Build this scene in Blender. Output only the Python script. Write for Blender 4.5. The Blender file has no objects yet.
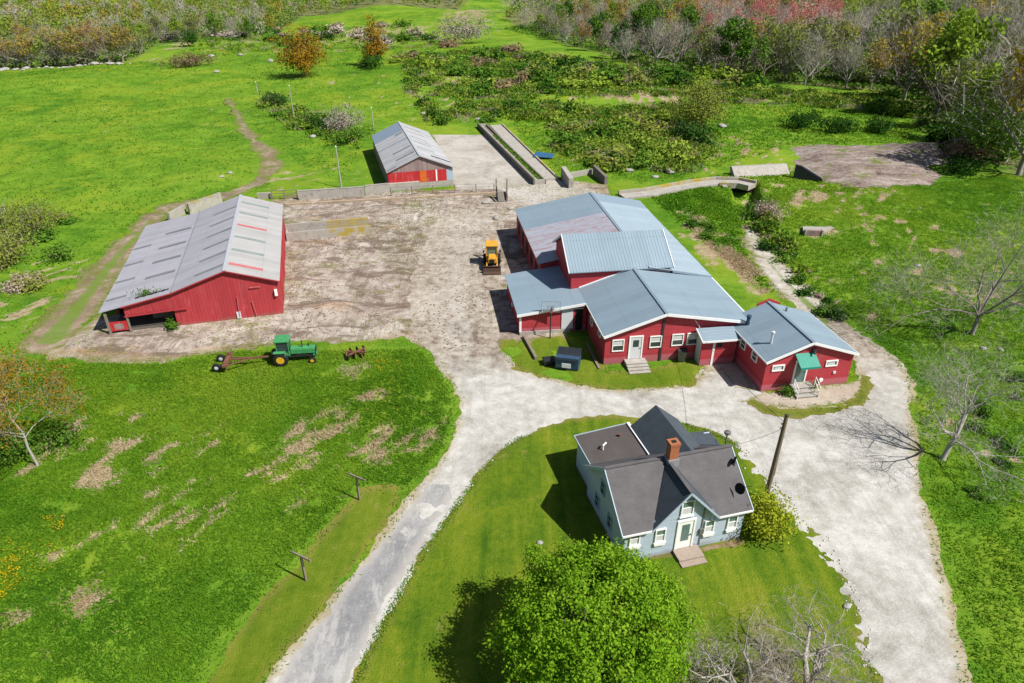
import bpy, bmesh, math, random
import numpy as np
from mathutils import Vector, Matrix
R = math.radians
SC = bpy.context.scene
COL = SC.collection
random.seed(7)
RNG = np.random.default_rng(11)

# ------------------------------------------------------------------ camera
H, F, PITCH = 30.0, 683.0, R(29.6)
FW = Vector((0, math.cos(PITCH), -math.sin(PITCH))); UP = Vector((0, math.sin(PITCH), math.cos(PITCH)))
CAMP = Vector((0, 0, H))
cd = bpy.data.cameras.new('camera'); cam = bpy.data.objects.new('camera', cd); COL.objects.link(cam)
cam.location = CAMP; cam.rotation_euler = (R(90) - PITCH, 0, 0)
cd.sensor_width = 36; cd.lens = F * 36 / 1024; cd.clip_end = 3000; cd.clip_start = 0.5
SC.camera = cam

def ray(x, y):
    return Vector((1, 0, 0)) * ((x - 512) / F) + UP * ((341.5 - y) / F) + FW
def at(x, y, z=0.0):
    r = ray(x, y); return CAMP + r * ((z - H) / r.z)
def g2(x, y):
    p = at(x, y); return (p.x, p.y)
def proj(p):
    d = Vector(p) - CAMP; zz = d.dot(FW)
    return (512 + F * d.x / zz, 341.5 - F * d.dot(UP) / zz)

# ------------------------------------------------------------------ world, sun, view
w = bpy.data.worlds.new('World'); SC.world = w; w.use_nodes = True
nt = w.node_tree; bg = nt.nodes['Background']
sky = nt.nodes.new('ShaderNodeTexSky'); sky.sky_type = 'NISHITA'; sky.sun_disc = False
SDIR = Vector((0.87, -0.48, 0)).normalized(); SEL = R(50)
sky.sun_elevation = SEL; sky.sun_rotation = math.atan2(SDIR.x, SDIR.y)
nt.links.new(sky.outputs[0], bg.inputs[0]); bg.inputs[1].default_value = 0.055
sl = bpy.data.lights.new('sun', 'SUN'); sl.energy = 5.0; sl.angle = R(0.5); sl.color = (1, 0.955, 0.88)
so = bpy.data.objects.new('sun', sl); COL.objects.link(so)
sv = (SDIR * math.cos(SEL) + Vector((0, 0, math.sin(SEL))))
so.rotation_euler = sv.to_track_quat('Z', 'Y').to_euler(); so.location = (60, -40, 80)
SC.view_settings.view_transform = 'Standard'; SC.view_settings.look = 'None'
SC.view_settings.exposure = 0.5; SC.view_settings.gamma = 1

# ------------------------------------------------------------------ noise
def vnoise(x, y, seed=0):
    xi = np.floor(x).astype(np.int64); yi = np.floor(y).astype(np.int64)
    fx = x - xi; fy = y - yi; fx = fx * fx * (3 - 2 * fx); fy = fy * fy * (3 - 2 * fy)
    def h(a, b):
        n = (a * 374761393 + b * 668265263 + seed * 974634777) & 0xffffffff
        n = ((n ^ (n >> 13)) * 1274126177) & 0xffffffff
        return ((n ^ (n >> 16)) & 0xffff) / 65535.0
    a = h(xi, yi); b = h(xi + 1, yi); c = h(xi, yi + 1); d = h(xi + 1, yi + 1)
    return (a * (1 - fx) + b * fx) * (1 - fy) + (c * (1 - fx) + d * fx) * fy - 0.5
def fbm(x, y, s, seed=0, octv=3):
    t = 0; a = 1.0
    for o in range(octv):
        t = t + a * vnoise(x * s, y * s, seed + o); a *= .55; s *= 2.1
    return t

# ------------------------------------------------------------------ materials
class N:
    def __init__(s, name):
        s.m = bpy.data.materials.new(name); s.m.use_nodes = True; s.t = s.m.node_tree
        s.b = s.t.nodes['Principled BSDF']; s.out = s.t.nodes['Material Output']
    def n(s, typ, **kw):
        q = s.t.nodes.new('ShaderNode' + typ)
        for k, v in kw.items(): setattr(q, k, v)
        return q
    def l(s, a, b): s.t.links.new(a, b)
    def pos(s):
        return s.n('NewGeometry').outputs['Position']
    def objc(s):
        return s.n('TexCoord').outputs['Object']
    def noise(s, vec, scale, detail=4, rough=.6, dist=0, fac=True):
        q = s.n('TexNoise'); q.inputs['Scale'].default_value = scale; q.inputs['Detail'].default_value = detail
        q.inputs['Roughness'].default_value = rough; q.inputs['Distortion'].default_value = dist
        s.l(vec, q.inputs['Vector']); return q.outputs['Fac']
    def math(s, op, a, b=None, c=None, clamp=False):
        q = s.n('Math', operation=op, use_clamp=clamp)
        for i, v in enumerate((a, b, c)):
            if v is None: continue
            if isinstance(v, (int, float)): q.inputs[i].default_value = v
            else: s.l(v, q.inputs[i])
        return q.outputs[0]
    def con(s, v, k=2.2): return s.math('MULTIPLY_ADD', v, k, .5 - .5 * k)
    def smooth(s, v, lo, hi):
        q = s.n('MapRange', interpolation_type='SMOOTHSTEP')
        s.l(v, q.inputs[0]); q.inputs[1].default_value = lo; q.inputs[2].default_value = hi
        return q.outputs[0]
    def ramp(s, v, stops):
        q = s.n('ValToRGB'); cr = q.color_ramp
        while len(cr.elements) > 1: cr.elements.remove(cr.elements[0])
        cr.elements[0].position = stops[0][0]; cr.elements[0].color = (*stops[0][1], 1)
        for p, c in stops[1:]:
            e = cr.elements.new(p); e.color = (*c, 1)
        s.l(v, q.inputs[0]); return q.outputs[0]
    def mix(s, f, a, b, typ='MIX'):
        q = s.n('Mix', data_type='RGBA', blend_type=typ)
        for sock, v in ((q.inputs[0], f), (q.inputs[6], a), (q.inputs[7], b)):
            if isinstance(v, (int, float)): sock.default_value = v
            elif isinstance(v, tuple): sock.default_value = (*v, 1)
            else: s.l(v, sock)
        return q.outputs[2]
    def attr(s, name):
        return s.n('Attribute', attribute_name=name).outputs['Fac']
    def scale(s, vec, sx, sy, sz, rz=0):
        q = s.n('Mapping'); q.inputs['Scale'].default_value = (sx, sy, sz); q.inputs['Rotation'].default_value = (0, 0, rz)
        s.l(vec, q.inputs['Vector']); return q.outputs[0]
    def bump(s, h, strength=.5, dist=.05):
        q = s.n('Bump'); q.inputs['Strength'].default_value = strength; q.inputs['Distance'].default_value = dist
        s.l(h, q.inputs['Height']); s.l(q.outputs[0], s.b.inputs['Normal'])
    def fin(s, col=None, rough=.8, metal=0, spec=.3):
        if col is not None:
            if isinstance(col, tuple): s.b.inputs['Base Color'].default_value = (*col, 1)
            else: s.l(col, s.b.inputs['Base Color'])
        s.b.inputs['Roughness'].default_value = rough; s.b.inputs['Metallic'].default_value = metal
        s.b.inputs['Specular IOR Level'].default_value = spec
        return s.m

def simple(name, c, var=.25, scale=2.0, rough=.7, metal=0, spec=.3, bump=0, wear=None, thr=.56):
    k = N(name); v = k.objc()
    n1 = k.noise(v, scale, 5, .65); n2 = k.noise(v, scale * 9, 3)
    lo = tuple(x * (1 - var) for x in c); hi = tuple(min(1, x * (1 + var)) for x in c)
    col = k.ramp(k.math('MULTIPLY_ADD', n2, .4, k.math('MULTIPLY', n1, .6)), [(.3, lo), (.7, hi)])
    if wear:
        col = k.mix(k.smooth(k.noise(v, scale * 1.7, 6, .7), thr, thr + .1), col, wear)
    if bump: k.bump(n2, .6, bump)
    return k.fin(col, rough, metal, spec)

def stripes(k, vec, axis, period, sharp=(.0, .25)):
    s = k.n('SeparateXYZ'); k.l(vec, s.inputs[0])
    f = k.math('FRACT', k.math('MULTIPLY', s.outputs[axis], 1 / period))
    d = k.math('ABSOLUTE', k.math('SUBTRACT', f, .5))
    return k.smooth(d, .5 - sharp[1], .5), s

def roof_metal(name, c, axis, period=.3, rough=.5, metal=.1, streak=.09, rust=None, patch=None):
    k = N(name); v = k.objc()
    rib, s = stripes(k, v, axis, period, (0, .12))
    lapd, _ = stripes(k, v, 1 - axis, 3.05, (0, .018))
    # sheet to sheet tone: each sheet about 0.9 m wide has its own tone
    sheet = k.n('TexWhiteNoise', noise_dimensions='1D'); k.l(k.math('FLOOR', k.math('MULTIPLY', s.outputs[axis], 1 / .92)), sheet.inputs['W'])
    sc = (1.2, .12, .12) if axis == 0 else (.12, 1.2, .12)
    n1 = k.noise(k.scale(v, *sc), 3, 5, .7); n2 = k.noise(v, .5, 4)
    f = k.math('ADD', k.math('MULTIPLY', sheet.outputs[0], .2), k.math('ADD', k.math('MULTIPLY', n1, .5), k.math('MULTIPLY', n2, .4)))
    col = k.ramp(f, [(.35, tuple(x * (1 - streak * 1.4) for x in c)), (.8, tuple(min(1, x * (1 + streak)) for x in c))])
    if rust:   # rust streaks inside a rectangle of sheets: (x0,x1,y0,y1)
        x0, x1, y0, y1 = rust
        mx = k.math('MULTIPLY', k.math('GREATER_THAN', s.outputs[0], x0), k.math('LESS_THAN', s.outputs[0], x1))
        my = k.math('MULTIPLY', k.math('GREATER_THAN', s.outputs[1], y0), k.math('LESS_THAN', s.outputs[1], y1))
        m0 = k.math('MULTIPLY', mx, my)
        col = k.mix(k.math('MULTIPLY', m0, .75), col, (.40, .41, .47))
        rs = k.noise(k.scale(v, .22, 2.2, .2), 2.2, 6, .75)
        col = k.mix(k.math('MULTIPLY', k.math('MULTIPLY', m0, k.smooth(rs, .51, .58)), .75), col, (.33, .10, .08))
    if patch:  # newer bluish sheets over y > y0
        col = k.mix(k.math('GREATER_THAN', s.outputs[1], patch[0]), col, patch[1])
    st_ = k.smooth(k.noise(k.scale(v, *((2.2, .25, .25) if axis == 0 else (.25, 2.2, .25))), 2.0, 6, .72), .57, .70)
    col = k.mix(k.math('MULTIPLY', st_, .22), col, (.30, .27, .25))
    col = k.mix(k.math('MULTIPLY', lapd, .3), col, tuple(x * .5 for x in c))
    col = k.mix(k.math('MULTIPLY', rib, .22), col, tuple(x * .45 for x in c))
    k.bump(rib, .7, .03)
    return k.fin(col, rough, metal, .4)

def siding(name, c, horizontal=True, period=.16, var=.18, fade=None, low=None):
    k = N(name); v = k.objc()
    s = k.n('SeparateXYZ'); k.l(v, s.inputs[0])
    if horizontal:
        ax = s.outputs[2]
    else:
        ax = k.math('ADD', s.outputs[0], s.outputs[1])
    f = k.math('FRACT', k.math('MULTIPLY', ax, 1 / period))
    lap = k.smooth(f, .0, .14)
    board = k.n('TexWhiteNoise', noise_dimensions='1D'); k.l(k.math('FLOOR', k.math('MULTIPLY', ax, 1 / period)), board.inputs['W'])
    sc = (.3, .3, 3) if horizontal else (2.5, 2.5, .25)
    n1 = k.noise(k.scale(v, *sc), 2.5, 6, .7); n2 = k.noise(v, .7, 4)
    t = k.math('ADD', k.math('MULTIPLY', board.outputs[0], .22), k.math('ADD', k.math('MULTIPLY', n1, .5), k.math('MULTIPLY', n2, .35)))
    col = k.ramp(t, [(.3, tuple(x * (1 - var) for x in c)), (.75, tuple(min(1, x * (1 + var)) for x in c))])
    if fade:
        col = k.mix(k.smooth(k.noise(k.scale(v, 1.3, 1.3, .35), 1.6, 6, .75), .55, .68), col, fade)
    if low:    # painted masonry base up to a height
        col = k.mix(k.math('LESS_THAN', s.outputs[2], low[0]), col, low[1])
    dz = k.math('ADD', s.outputs[2], k.math('MULTIPLY', k.math('SUBTRACT', k.noise(v, 1.4, 5, .7), .5), 1.1))
    col = k.mix(k.math('MULTIPLY', k.math('SUBTRACT', 1, k.smooth(dz, -.05, .42)), .5), col, (.2, .15, .12))
    ws = k.smooth(k.noise(k.scale(v, 1.6, 1.6, .18), 1.1, 5, .7), .56, .70)
    col = k.mix(k.math('MULTIPLY', ws, .22), col, tuple(min(1, x * .5 + .12) for x in c))
    col = k.mix(k.math('MULTIPLY', k.math('SUBTRACT', 1, lap), 1 if horizontal else .4), col, tuple(x * .62 for x in c))
    k.bump(k.math('MULTIPLY', f if horizontal else lap, 1), .5, .02)
    return k.fin(col, .68, 0, .25)

def shingle(name, c):
    k = N(name); v = k.objc()
    br = k.n('TexBrick'); br.inputs['Scale'].default_value = 1; br.inputs['Mortar Size'].default_value = .012
    br.inputs['Brick Width'].default_value = .26; br.inputs['Row Height'].default_value = .11
    br.inputs['Color1'].default_value = (.25, .25, .25, 1); br.inputs['Color2'].default_value = (.75, .75, .75, 1); br.inputs['Mortar'].default_value = (0, 0, 0, 1)
    k.l(v, br.inputs['Vector'])
    n1 = k.noise(v, 1.1, 5, .7); n2 = k.noise(v, 22, 2)
    t = k.math('ADD', k.math('MULTIPLY', br.outputs['Color'], .14), k.math('ADD', k.math('MULTIPLY', n1, .6), k.math('MULTIPLY', n2, .26)))
    col = k.ramp(t, [(.28, tuple(x * .72 for x in c)), (.7, tuple(x * 1.25 for x in c))])
    k.bump(t, .5, .02)
    return k.fin(col, .9, 0, .2)

def foliage(name, stops, trans=.3, hue=.0, rough=.6):
    k = N(name)
    t = k.attr('rnd'); oi = k.n('ObjectInfo').outputs['Random']
    f = k.math('ADD', k.math('MULTIPLY', t, .72), k.math('MULTIPLY', oi, .28))
    col = k.ramp(f, stops)
    d = k.n('BsdfDiffuse'); tr = k.n('BsdfTranslucent'); k.l(col, d.inputs[0]); k.l(col, tr.inputs[0])
    m = k.n('MixShader'); m.inputs[0].default_value = trans
    k.l(d.outputs[0], m.inputs[1]); k.l(tr.outputs[0], m.inputs[2]); k.l(m.outputs[0], k.out.inputs[0])
    return k.m

def sp(*cs):     # evenly spaced ramp stops
    return [(i / (len(cs) - 1), c) for i, c in enumerate(cs)]

M = {}
M['blueroof'] = roof_metal('blue grey sheet metal', (.235, .315, .38), 1, .3)
M['crossroof'] = roof_metal('blue grey ribbed metal', (.22, .295, .355), 0, .3)
M['shedroof'] = roof_metal('old sheet metal with rust', (.235, .31, .375), 1, .3, rust=(-8.2, 1.3, 12.0, 24.6))
M['shedroof_right'] = roof_metal('pale galvanised sheet', (.33, .42, .49), 1, .3, patch=(28.6, (.24, .32, .39)))
M['barnroof_left'] = roof_metal('weathered grey roofing', (.36, .355, .40), 1, .3, .6, .05, .13)
M['barnroof_right'] = roof_metal('bare aluminium roofing', (.385, .38, .378), 1, .3, .6, .05, .13)
M['farroof'] = roof_metal('old aluminium barn roofing', (.42, .42, .44), 1, .3, .6, .05, .2)
M['farroof_blue'] = simple('newer blue grey roof sheet', (.27, .34, .42), .1, 1, .45, .3)
M['sky_dark'] = simple('dirty translucent skylight sheet', (.17, .18, .19), .2, 1, .5)
M['sky_green'] = simple('green grey skylight sheet', (.21, .25, .24), .2, 1, .5)
M['sky_red'] = simple('faded red roof sheet', (.42, .12, .13), .2, 2, .7, wear=(.42, .3, .3))
M['red'] = siding('red painted clapboard', (.40, .044, .057), True, .18, .15, low=(.62, (.43, .11, .14)))
M['redplain'] = siding('red painted boards', (.39, .04, .052), True, .18, .15)
M['redmetal'] = siding('red corrugated cladding', (.37, .04, .048), False, .3, .16, fade=(.46, .07, .08))
M['redold'] = siding('flaking red boards', (.42, .026, .03), False, .24, .2, fade=(.36, .16, .14))
M['greyboard'] = siding('weathered pinkish grey boards', (.25, .19, .18), False, .24, .35, fade=(.36, .12, .11))
M['blueclap'] = siding('pale blue clapboard', (.42, .50, .60), True, .14, .1)
M['slate'] = shingle('dark grey shingles', (.105, .1, .105))
M['slate2'] = shingle('slate grey shingles', (.06, .075, .09))
M['rolled'] = simple('brown grey rolled roofing', (.082, .07, .068), .22, .8, .9)
M['white'] = simple('white paint', (.78, .78, .76), .06, 3, .5)
M['whitetrim'] = simple('white roof trim', (.74, .75, .76), .06, 1.5, .5)
M['offwhite'] = simple('grey white door paint', (.55, .57, .6), .06, 2, .5)
M['glass'] = simple('dark window glass', (.035, .05, .055), .3, 1.5, .08, 0, .8)
M['glassg'] = simple('greenish window glass', (.10, .17, .16), .35, 2, .1, 0, .8)
M['blind'] = simple('white window blind', (.5, .52, .52), .12, 6, .6)
M['green'] = simple('green awning metal', (.012, .22, .16), .15, 3, .45)
M['conc'] = simple('weathered concrete', (.34, .32, .29), .22, 1.2, .95, 0, .15, .01, wear=(.24, .21, .18))
M['conclichen'] = simple('concrete with yellow lichen', (.33, .31, .27), .2, .5, .95, 0, .15, .01, wear=(.34, .26, .05), thr=.47)
M['conclichen2'] = simple('yellow lichened concrete', (.36, .28, .10), .25, 1.1, .95, 0, .15, .01, wear=(.31, .28, .22), thr=.48)
M['concdark'] = simple('stained concrete', (.16, .145, .125), .3, 1, .95, 0, .15, .01)
M['brick'] = simple('orange brick', (.33, .12, .055), .3, 9, .9)
M['lead'] = simple('grey flashing', (.3, .31, .33), .1, 3, .5, .3)
M['wood'] = simple('weathered grey wood', (.2, .165, .125), .3, 4, .9)
M['woodpole'] = simple('brown utility pole wood', (.17, .125, .08), .25, 3, .9)
M['steptread'] = simple('worn wooden steps', (.3, .24, .2), .2, 4, .9)
M['black'] = simple('black rubber', (.015, .015, .016), .3, 6, .85)
M['blackplastic'] = simple('black plastic', (.02, .024, .03), .3, 2, .5)
M['dumpblue'] = simple('dark blue dumpster steel', (.03, .065, .12), .35, 2.5, .55, wear=(.12, .13, .14))
M['steel'] = simple('grey steel', (.2, .2, .2), .2, 4, .5, .5)
M['darksteel'] = simple('dark steel', (.045, .045, .047), .3, 4, .6, .3)
M['rust'] = simple('rusty steel', (.16, .07, .045), .4, 5, .9, wear=(.09, .05, .04))
M['bucket'] = simple('worn brown bucket steel', (.085, .05, .038), .3, 3, .8, .2)
M['tgreen'] = simple('tractor green paint', (.05, .25, .09), .18, 2, .5, wear=(.13, .34, .17))
M['tyellow'] = simple('yellow wheel paint', (.62, .36, .02), .15, 4, .5)
M['cyellow'] = simple('yellow machine paint', (.6, .30, .03), .18, 2, .5, wear=(.42, .2, .03))
M['clod'] = simple('dry dirt clod', (.2, .155, .12), .3, 3, .95)
M['interior'] = simple('dark barn floor', (.09, .08, .07), .3, 1, .95)
M['ridgegrey'] = simple('pale ridge flashing', (.38, .4, .44), .1, 2, .5)
M['stone'] = simple('pale field stone', (.31, .30, .28), .25, 1.5, .95, 0, .15, .02)
M['tarp'] = simple('blue tarpaulin', (.03, .1, .2), .2, 2, .5)
M['orange'] = simple('orange primer patch', (.55, .12, .02), .15, 2, .6)
M['bluepanel'] = simple('pale blue sheet', (.33, .42, .5), .1, 2, .5)
M['wire'] = simple('black cable', (.06, .06, .06), .1, 2, .7)
M['bark'] = simple('grey brown bark', (.13, .105, .085), .35, 3, .95)
M['barkpale'] = simple('pale grey bark', (.34, .32, .29), .3, 2.5, .95)
M['bark_mid'] = simple('grey bark', (.24, .215, .19), .3, 2.5, .95)

# foliage palettes (albedo)
GRN = sp((.035, .095, .012), (.075, .17, .02), (.125, .24, .03), (.2, .31, .05))
FOL = {
 'maple': foliage('spring maple leaves', sp((.05, .14, .008), (.13, .28, .014), (.215, .385, .022), (.35, .49, .05)), .42),
 'green': foliage('mid green leaves', GRN),
 'dark': foliage('dark evergreen leaves', sp((.016, .05, .009), (.034, .095, .014), (.06, .14, .02)), .2),
 'lime': foliage('fresh lime leaves', sp((.13, .21, .02), (.22, .32, .035), (.31, .40, .07))),
 'olive': foliage('olive budding leaves', sp((.135, .165, .028), (.205, .245, .042), (.29, .325, .065))),
 'yellow': foliage('yellow budding leaves', sp((.22, .18, .025), (.33, .26, .03), (.43, .33, .045))),
 'orange': foliage('orange budding leaves', sp((.15, .11, .012), (.29, .17, .018), (.40, .22, .03))),
 'red': foliage('red maple buds', sp((.38, .10, .09), (.54, .15, .14), (.58, .27, .24))),
 'tan': foliage('tan dry twigs', sp((.25, .19, .14), (.36, .28, .22), (.46, .38, .31)), .1),
 'pinkgrey': foliage('pinkish grey twigs', sp((.235, .195, .155), (.335, .29, .24), (.44, .39, .335)), .1),
 'grey': foliage('grey bare twigs', sp((.23, .21, .17), (.345, .32, .27), (.48, .455, .40)), .1),
 'brown': foliage('brown thicket', sp((.12, .08, .045), (.19, .14, .075), (.27, .2, .12)), .15),
 'bushyellow': foliage('yellow green shrub leaves', sp((.14, .2, .012), (.34, .38, .03), (.55, .56, .06))),
 'straw': foliage('straw coloured dead grass', sp((.28, .205, .12), (.40, .31, .195), (.52, .42, .29)), .2),
 'blade': foliage('meadow grass blades', sp((.05, .15, .010), (.095, .225, .014), (.16, .30, .02), (.27, .37, .035)), .45),
 'flower': foliage('yellow flowers', sp((.5, .36, .01), (.62, .46, .02)), .2),
}

# ------------------------------------------------------------------ mesh helpers
class MB:
    def __init__(s): s.v = []; s.f = []
    def add(s, vs, fs):
        o = len(s.v); s.v += [tuple(p) for p in vs]; s.f += [tuple(i + o for i in f) for f in fs]; return s
    def hexa(s, p):  # 4 bottom then 4 top
        return s.add(p, [(3, 2, 1, 0), (4, 5, 6, 7), (0, 1, 5, 4), (1, 2, 6, 5), (2, 3, 7, 6), (3, 0, 4, 7)])
    def box(s, x0, x1, y0, y1, z0, z1, tf=None):
        p = [(x0, y0, z0), (x1, y0, z0), (x1, y1, z0), (x0, y1, z0), (x0, y0, z1), (x1, y0, z1), (x1, y1, z1), (x0, y1, z1)]
        if tf: p = [tf(*q) for q in p]
        return s.hexa(p)
    def slab(s, quad, th):   # quad of 3d points, thickness downwards
        return s.hexa([(p[0], p[1], p[2] - th) for p in quad] + [tuple(p) for p in quad])
    def prism(s, poly, n0, n1, tf):  # poly (s,z) extruded along n
        k = len(poly)
        vs = [tf(a, n0, z) for a, z in poly] + [tf(a, n1, z) for a, z in poly]
        fs = [tuple(range(k))[::-1], tuple(range(k, 2 * k))] + [(i, (i + 1) % k, k + (i + 1) % k, k + i) for i in range(k)]
        return s.add(vs, fs)
    def beam(s, p, q, wd, ht):
        p = Vector(p); q = Vector(q); d = (q - p).normalized()
        sd = d.cross(Vector((0, 0, 1)))
        if sd.length < 1e-4: sd = Vector((1, 0, 0))
        sd.normalize(); u = sd.cross(d).normalized()
        c = [(-wd / 2, -ht / 2), (wd / 2, -ht / 2), (wd / 2, ht / 2), (-wd / 2, ht / 2)]
        return s.hexa([p + sd * a + u * b for a, b in (c[0], c[1])] + [q + sd * c[1][0] + u * c[1][1], q + sd * c[0][0] + u * c[0][1]] +
                      [p + sd * a + u * b for a, b in (c[3], c[2])] + [q + sd * c[2][0] + u * c[2][1], q + sd * c[3][0] + u * c[3][1]])
    def tube(s, pts, rads, n=8, cap=True):
        pts = [Vector(p) for p in pts]; o = len(s.v); k = len(pts)
        prev = None
        for i, p in enumerate(pts):
            d = (pts[min(i + 1, k - 1)] - pts[max(i - 1, 0)]).normalized()
            if prev is None:
                a = d.cross(Vector((0, 0, 1)));
                if a.length < 1e-3: a = Vector((1, 0, 0))
            else: a = prev - d * prev.dot(d)
            a.normalize(); prev = a; b = d.cross(a)
            r = rads[i] if isinstance(rads, (list, tuple)) else rads
            for j in range(n):
                t = 2 * math.pi * j / n
                s.v.append(tuple(p + (a * math.cos(t) + b * math.sin(t)) * r))
        for i in range(k - 1):
            for j in range(n):
                s.f.append((o + i * n + j, o + i * n + (j + 1) % n, o + (i + 1) * n + (j + 1) % n, o + (i + 1) * n + j))
        if cap:
            s.f.append(tuple(o + j for j in range(n))[::-1]); s.f.append(tuple(o + (k - 1) * n + j for j in range(n)))
        return s
    def lathe(s, c, axis, prof, n=20):  # prof list (t along axis, radius)
        c = Vector(c); ax = Vector(axis).normalized(); a = ax.cross(Vector((0, 0, 1)))
        if a.length < 1e-3: a = Vector((1, 0, 0))
        a.normalize(); b = ax.cross(a); o = len(s.v)
        for t, r in prof:
            for j in range(n):
                th = 2 * math.pi * j / n; s.v.append(tuple(c + ax * t + (a * math.cos(th) + b * math.sin(th)) * r))
        for i in range(len(prof) - 1):
            for j in range(n):
                s.f.append((o + i * n + j, o + i * n + (j + 1) % n, o + (i + 1) * n + (j + 1) % n, o + (i + 1) * n + j))
        s.f.append(tuple(o + j for j in range(n))[::-1]); s.f.append(tuple(o + (len(prof) - 1) * n + j for j in range(n)))
        return s
    def build(s, name, m, parent=None, bevel=0, smooth=False):
        me = bpy.data.meshes.new(name); me.from_pydata(s.v, [], s.f); me.update()
        bm = bmesh.new(); bm.from_mesh(me); bmesh.ops.recalc_face_normals(bm, faces=bm.faces)
        if bevel: bmesh.ops.bevel(bm, geom=list(bm.edges), offset=bevel, segments=1, affect='EDGES')
        bm.to_mesh(me); bm.free()
        if smooth: me.polygons.foreach_set('use_smooth', [True] * len(me.polygons))
        me.materials.append(M[m] if isinstance(m, str) else m)
        o = bpy.data.objects.new(name, me); COL.objects.link(o)
        if parent: o.parent = parent
        return o

def tag(o, label=None, cat=None, group=None, kind=None):
    if label: o['label'] = label
    if cat: o['category'] = cat
    if group: o['group'] = group
    if kind: o['kind'] = kind
    return o
def thing(name, label, cat, loc=(0, 0, 0), rz=0, group=None):
    o = bpy.data.objects.new(name, None); COL.objects.link(o); o.empty_display_size = .3
    o.location = loc; o.rotation_euler = (0, 0, rz)
    return tag(o, label, cat, group)
KIDS = {}
def dup(root, loc, rz=0, sc=(1, 1, 1), label=None, cat=None, group=None, only=None):
    r = root.copy(); COL.objects.link(r); r.location = loc; r.rotation_euler = (0, 0, rz); r.scale = sc
    if label: r['label'] = label
    if cat: r['category'] = cat
    if group: r['group'] = group
    for ch in list(root.children):
        c = ch.copy(); COL.objects.link(c); c.parent = r
        for gch in ch.children:
            d = gch.copy(); COL.objects.link(d); d.parent = c
    return r

def np_mesh(name, V, Fq, mat, parent=None, rnd=None, smooth=False):
    me = bpy.data.meshes.new(name); nv = len(V); nf, k = Fq.shape
    me.vertices.add(nv); me.vertices.foreach_set('co', np.ascontiguousarray(V, dtype=np.float32).ravel())
    me.loops.add(nf * k); me.loops.foreach_set('vertex_index', np.ascontiguousarray(Fq, dtype=np.int32).ravel())
    me.polygons.add(nf); me.polygons.foreach_set('loop_start', np.arange(0, nf * k, k, dtype=np.int32))
    me.polygons.foreach_set('loop_total', np.full(nf, k, dtype=np.int32))
    me.update(calc_edges=True)
    if rnd is not None:
        a = me.attributes.new('rnd', 'FLOAT', 'FACE'); a.data.foreach_set('value', np.asarray(rnd, dtype=np.float32))
    if smooth: me.polygons.foreach_set('use_smooth', np.ones(nf, dtype=bool))
    me.materials.append(mat)
    o = bpy.data.objects.new(name, me); COL.objects.link(o)
    if parent: o.parent = parent
    return o

def cards(P, length, width, rng, axis=None, axj=1.0, normal=None, nj=.6):
    """leaf shaped rhombi: returns V (4N,3), F (N,4)."""
    n = len(P)
    a = rng.normal(size=(n, 3))
    if axis is not None: a = axis + a * axj
    a /= np.linalg.norm(a, axis=1, keepdims=True) + 1e-9
    b = rng.normal(size=(n, 3))
    if normal is not None: b = np.cross(normal + b * nj, a)
    b -= a * np.sum(a * b, axis=1, keepdims=True); b /= np.linalg.norm(b, axis=1, keepdims=True) + 1e-9
    L = (length * rng.uniform(.6, 1.3, n))[:, None]; W = (width * rng.uniform(.6, 1.3, n))[:, None]
    V = np.empty((n, 4, 3)); V[:, 0] = P - a * L / 2; V[:, 1] = P + b * W / 2 - a * L * .05; V[:, 2] = P + a * L / 2; V[:, 3] = P - b * W / 2 - a * L * .05
    return V.reshape(-1, 3), np.arange(4 * n).reshape(n, 4)

# ------------------------------------------------------------------ tree generators
def skeleton(rng, height, trunk_r, levels=3, nlimb=6, spread=1.0, trunk_frac=.3, up=.25, childn=(5, 5, 5), lfac=.62, lean=(0, 0)):
    """returns list of polylines (pts, rads) and array of tip points/dirs"""
    lines = []; tips = []
    def grow(p, d, L, r, lev):
        ns = 4 if lev < 2 else 3
        pts = [p]; rads = [r]; q = p.copy(); dd = d.copy()
        for i in range(ns):
            dd = (dd + Vector(rng.normal(size=3)) * (.16 + .05 * lev) + Vector((0, 0, up * .35))).normalized()
            q = q + dd * (L / ns); pts.append(q.copy()); rads.append(max(.004, r * (1 - .72 * (i + 1) / ns)))
        lines.append((pts, rads, lev))
        if lev >= levels:
            tips.append((pts[-1], dd)); tips.append((pts[-2], dd)); return
        k = childn[min(lev, len(childn) - 1)]
        for j in range(k):
            t = .3 + .7 * (j + rng.uniform(.2, .9)) / k
            i = min(ns - 1, int(t * ns)); fr = t * ns - i
            pp = pts[i].lerp(pts[i + 1], min(1, fr)); rr = rads[i] * .62
            sd = dd.cross(Vector(rng.normal(size=3))).normalized()
            nd = (dd * .7 + sd * (.75 * spread) + Vector((0, 0, .12))).normalized()
            grow(pp, nd, L * lfac * rng.uniform(.75, 1.15), max(.005, rr), lev + 1)
    base = Vector((0, 0, -.15)); th = height * trunk_frac
    top = Vector((lean[0] * th, lean[1] * th, th))
    lines.append(([base, base.lerp(top, .12), base.lerp(top, .55) + Vector(rng.normal(size=3)) * .03 * th, top], [trunk_r * 1.5, trunk_r * 1.1, trunk_r * .95, trunk_r * .85], 0))
    for i in range(nlimb):
        t = 2 * math.pi * (i + rng.uniform(-.25, .25)) / nlimb
        el = rng.uniform(.35, 1.25) if i else 1.45
        d = Vector((math.cos(t) * math.cos(el) * spread, math.sin(t) * math.cos(el) * spread, math.sin(el))).normalized()
        p = top - Vector((0, 0, th * .25 * rng.uniform(0, 1)))
        grow(p, d, (height - th) * rng.uniform(.5, .72), trunk_r * rng.uniform(.42, .66), 1)
    return lines, tips

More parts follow.
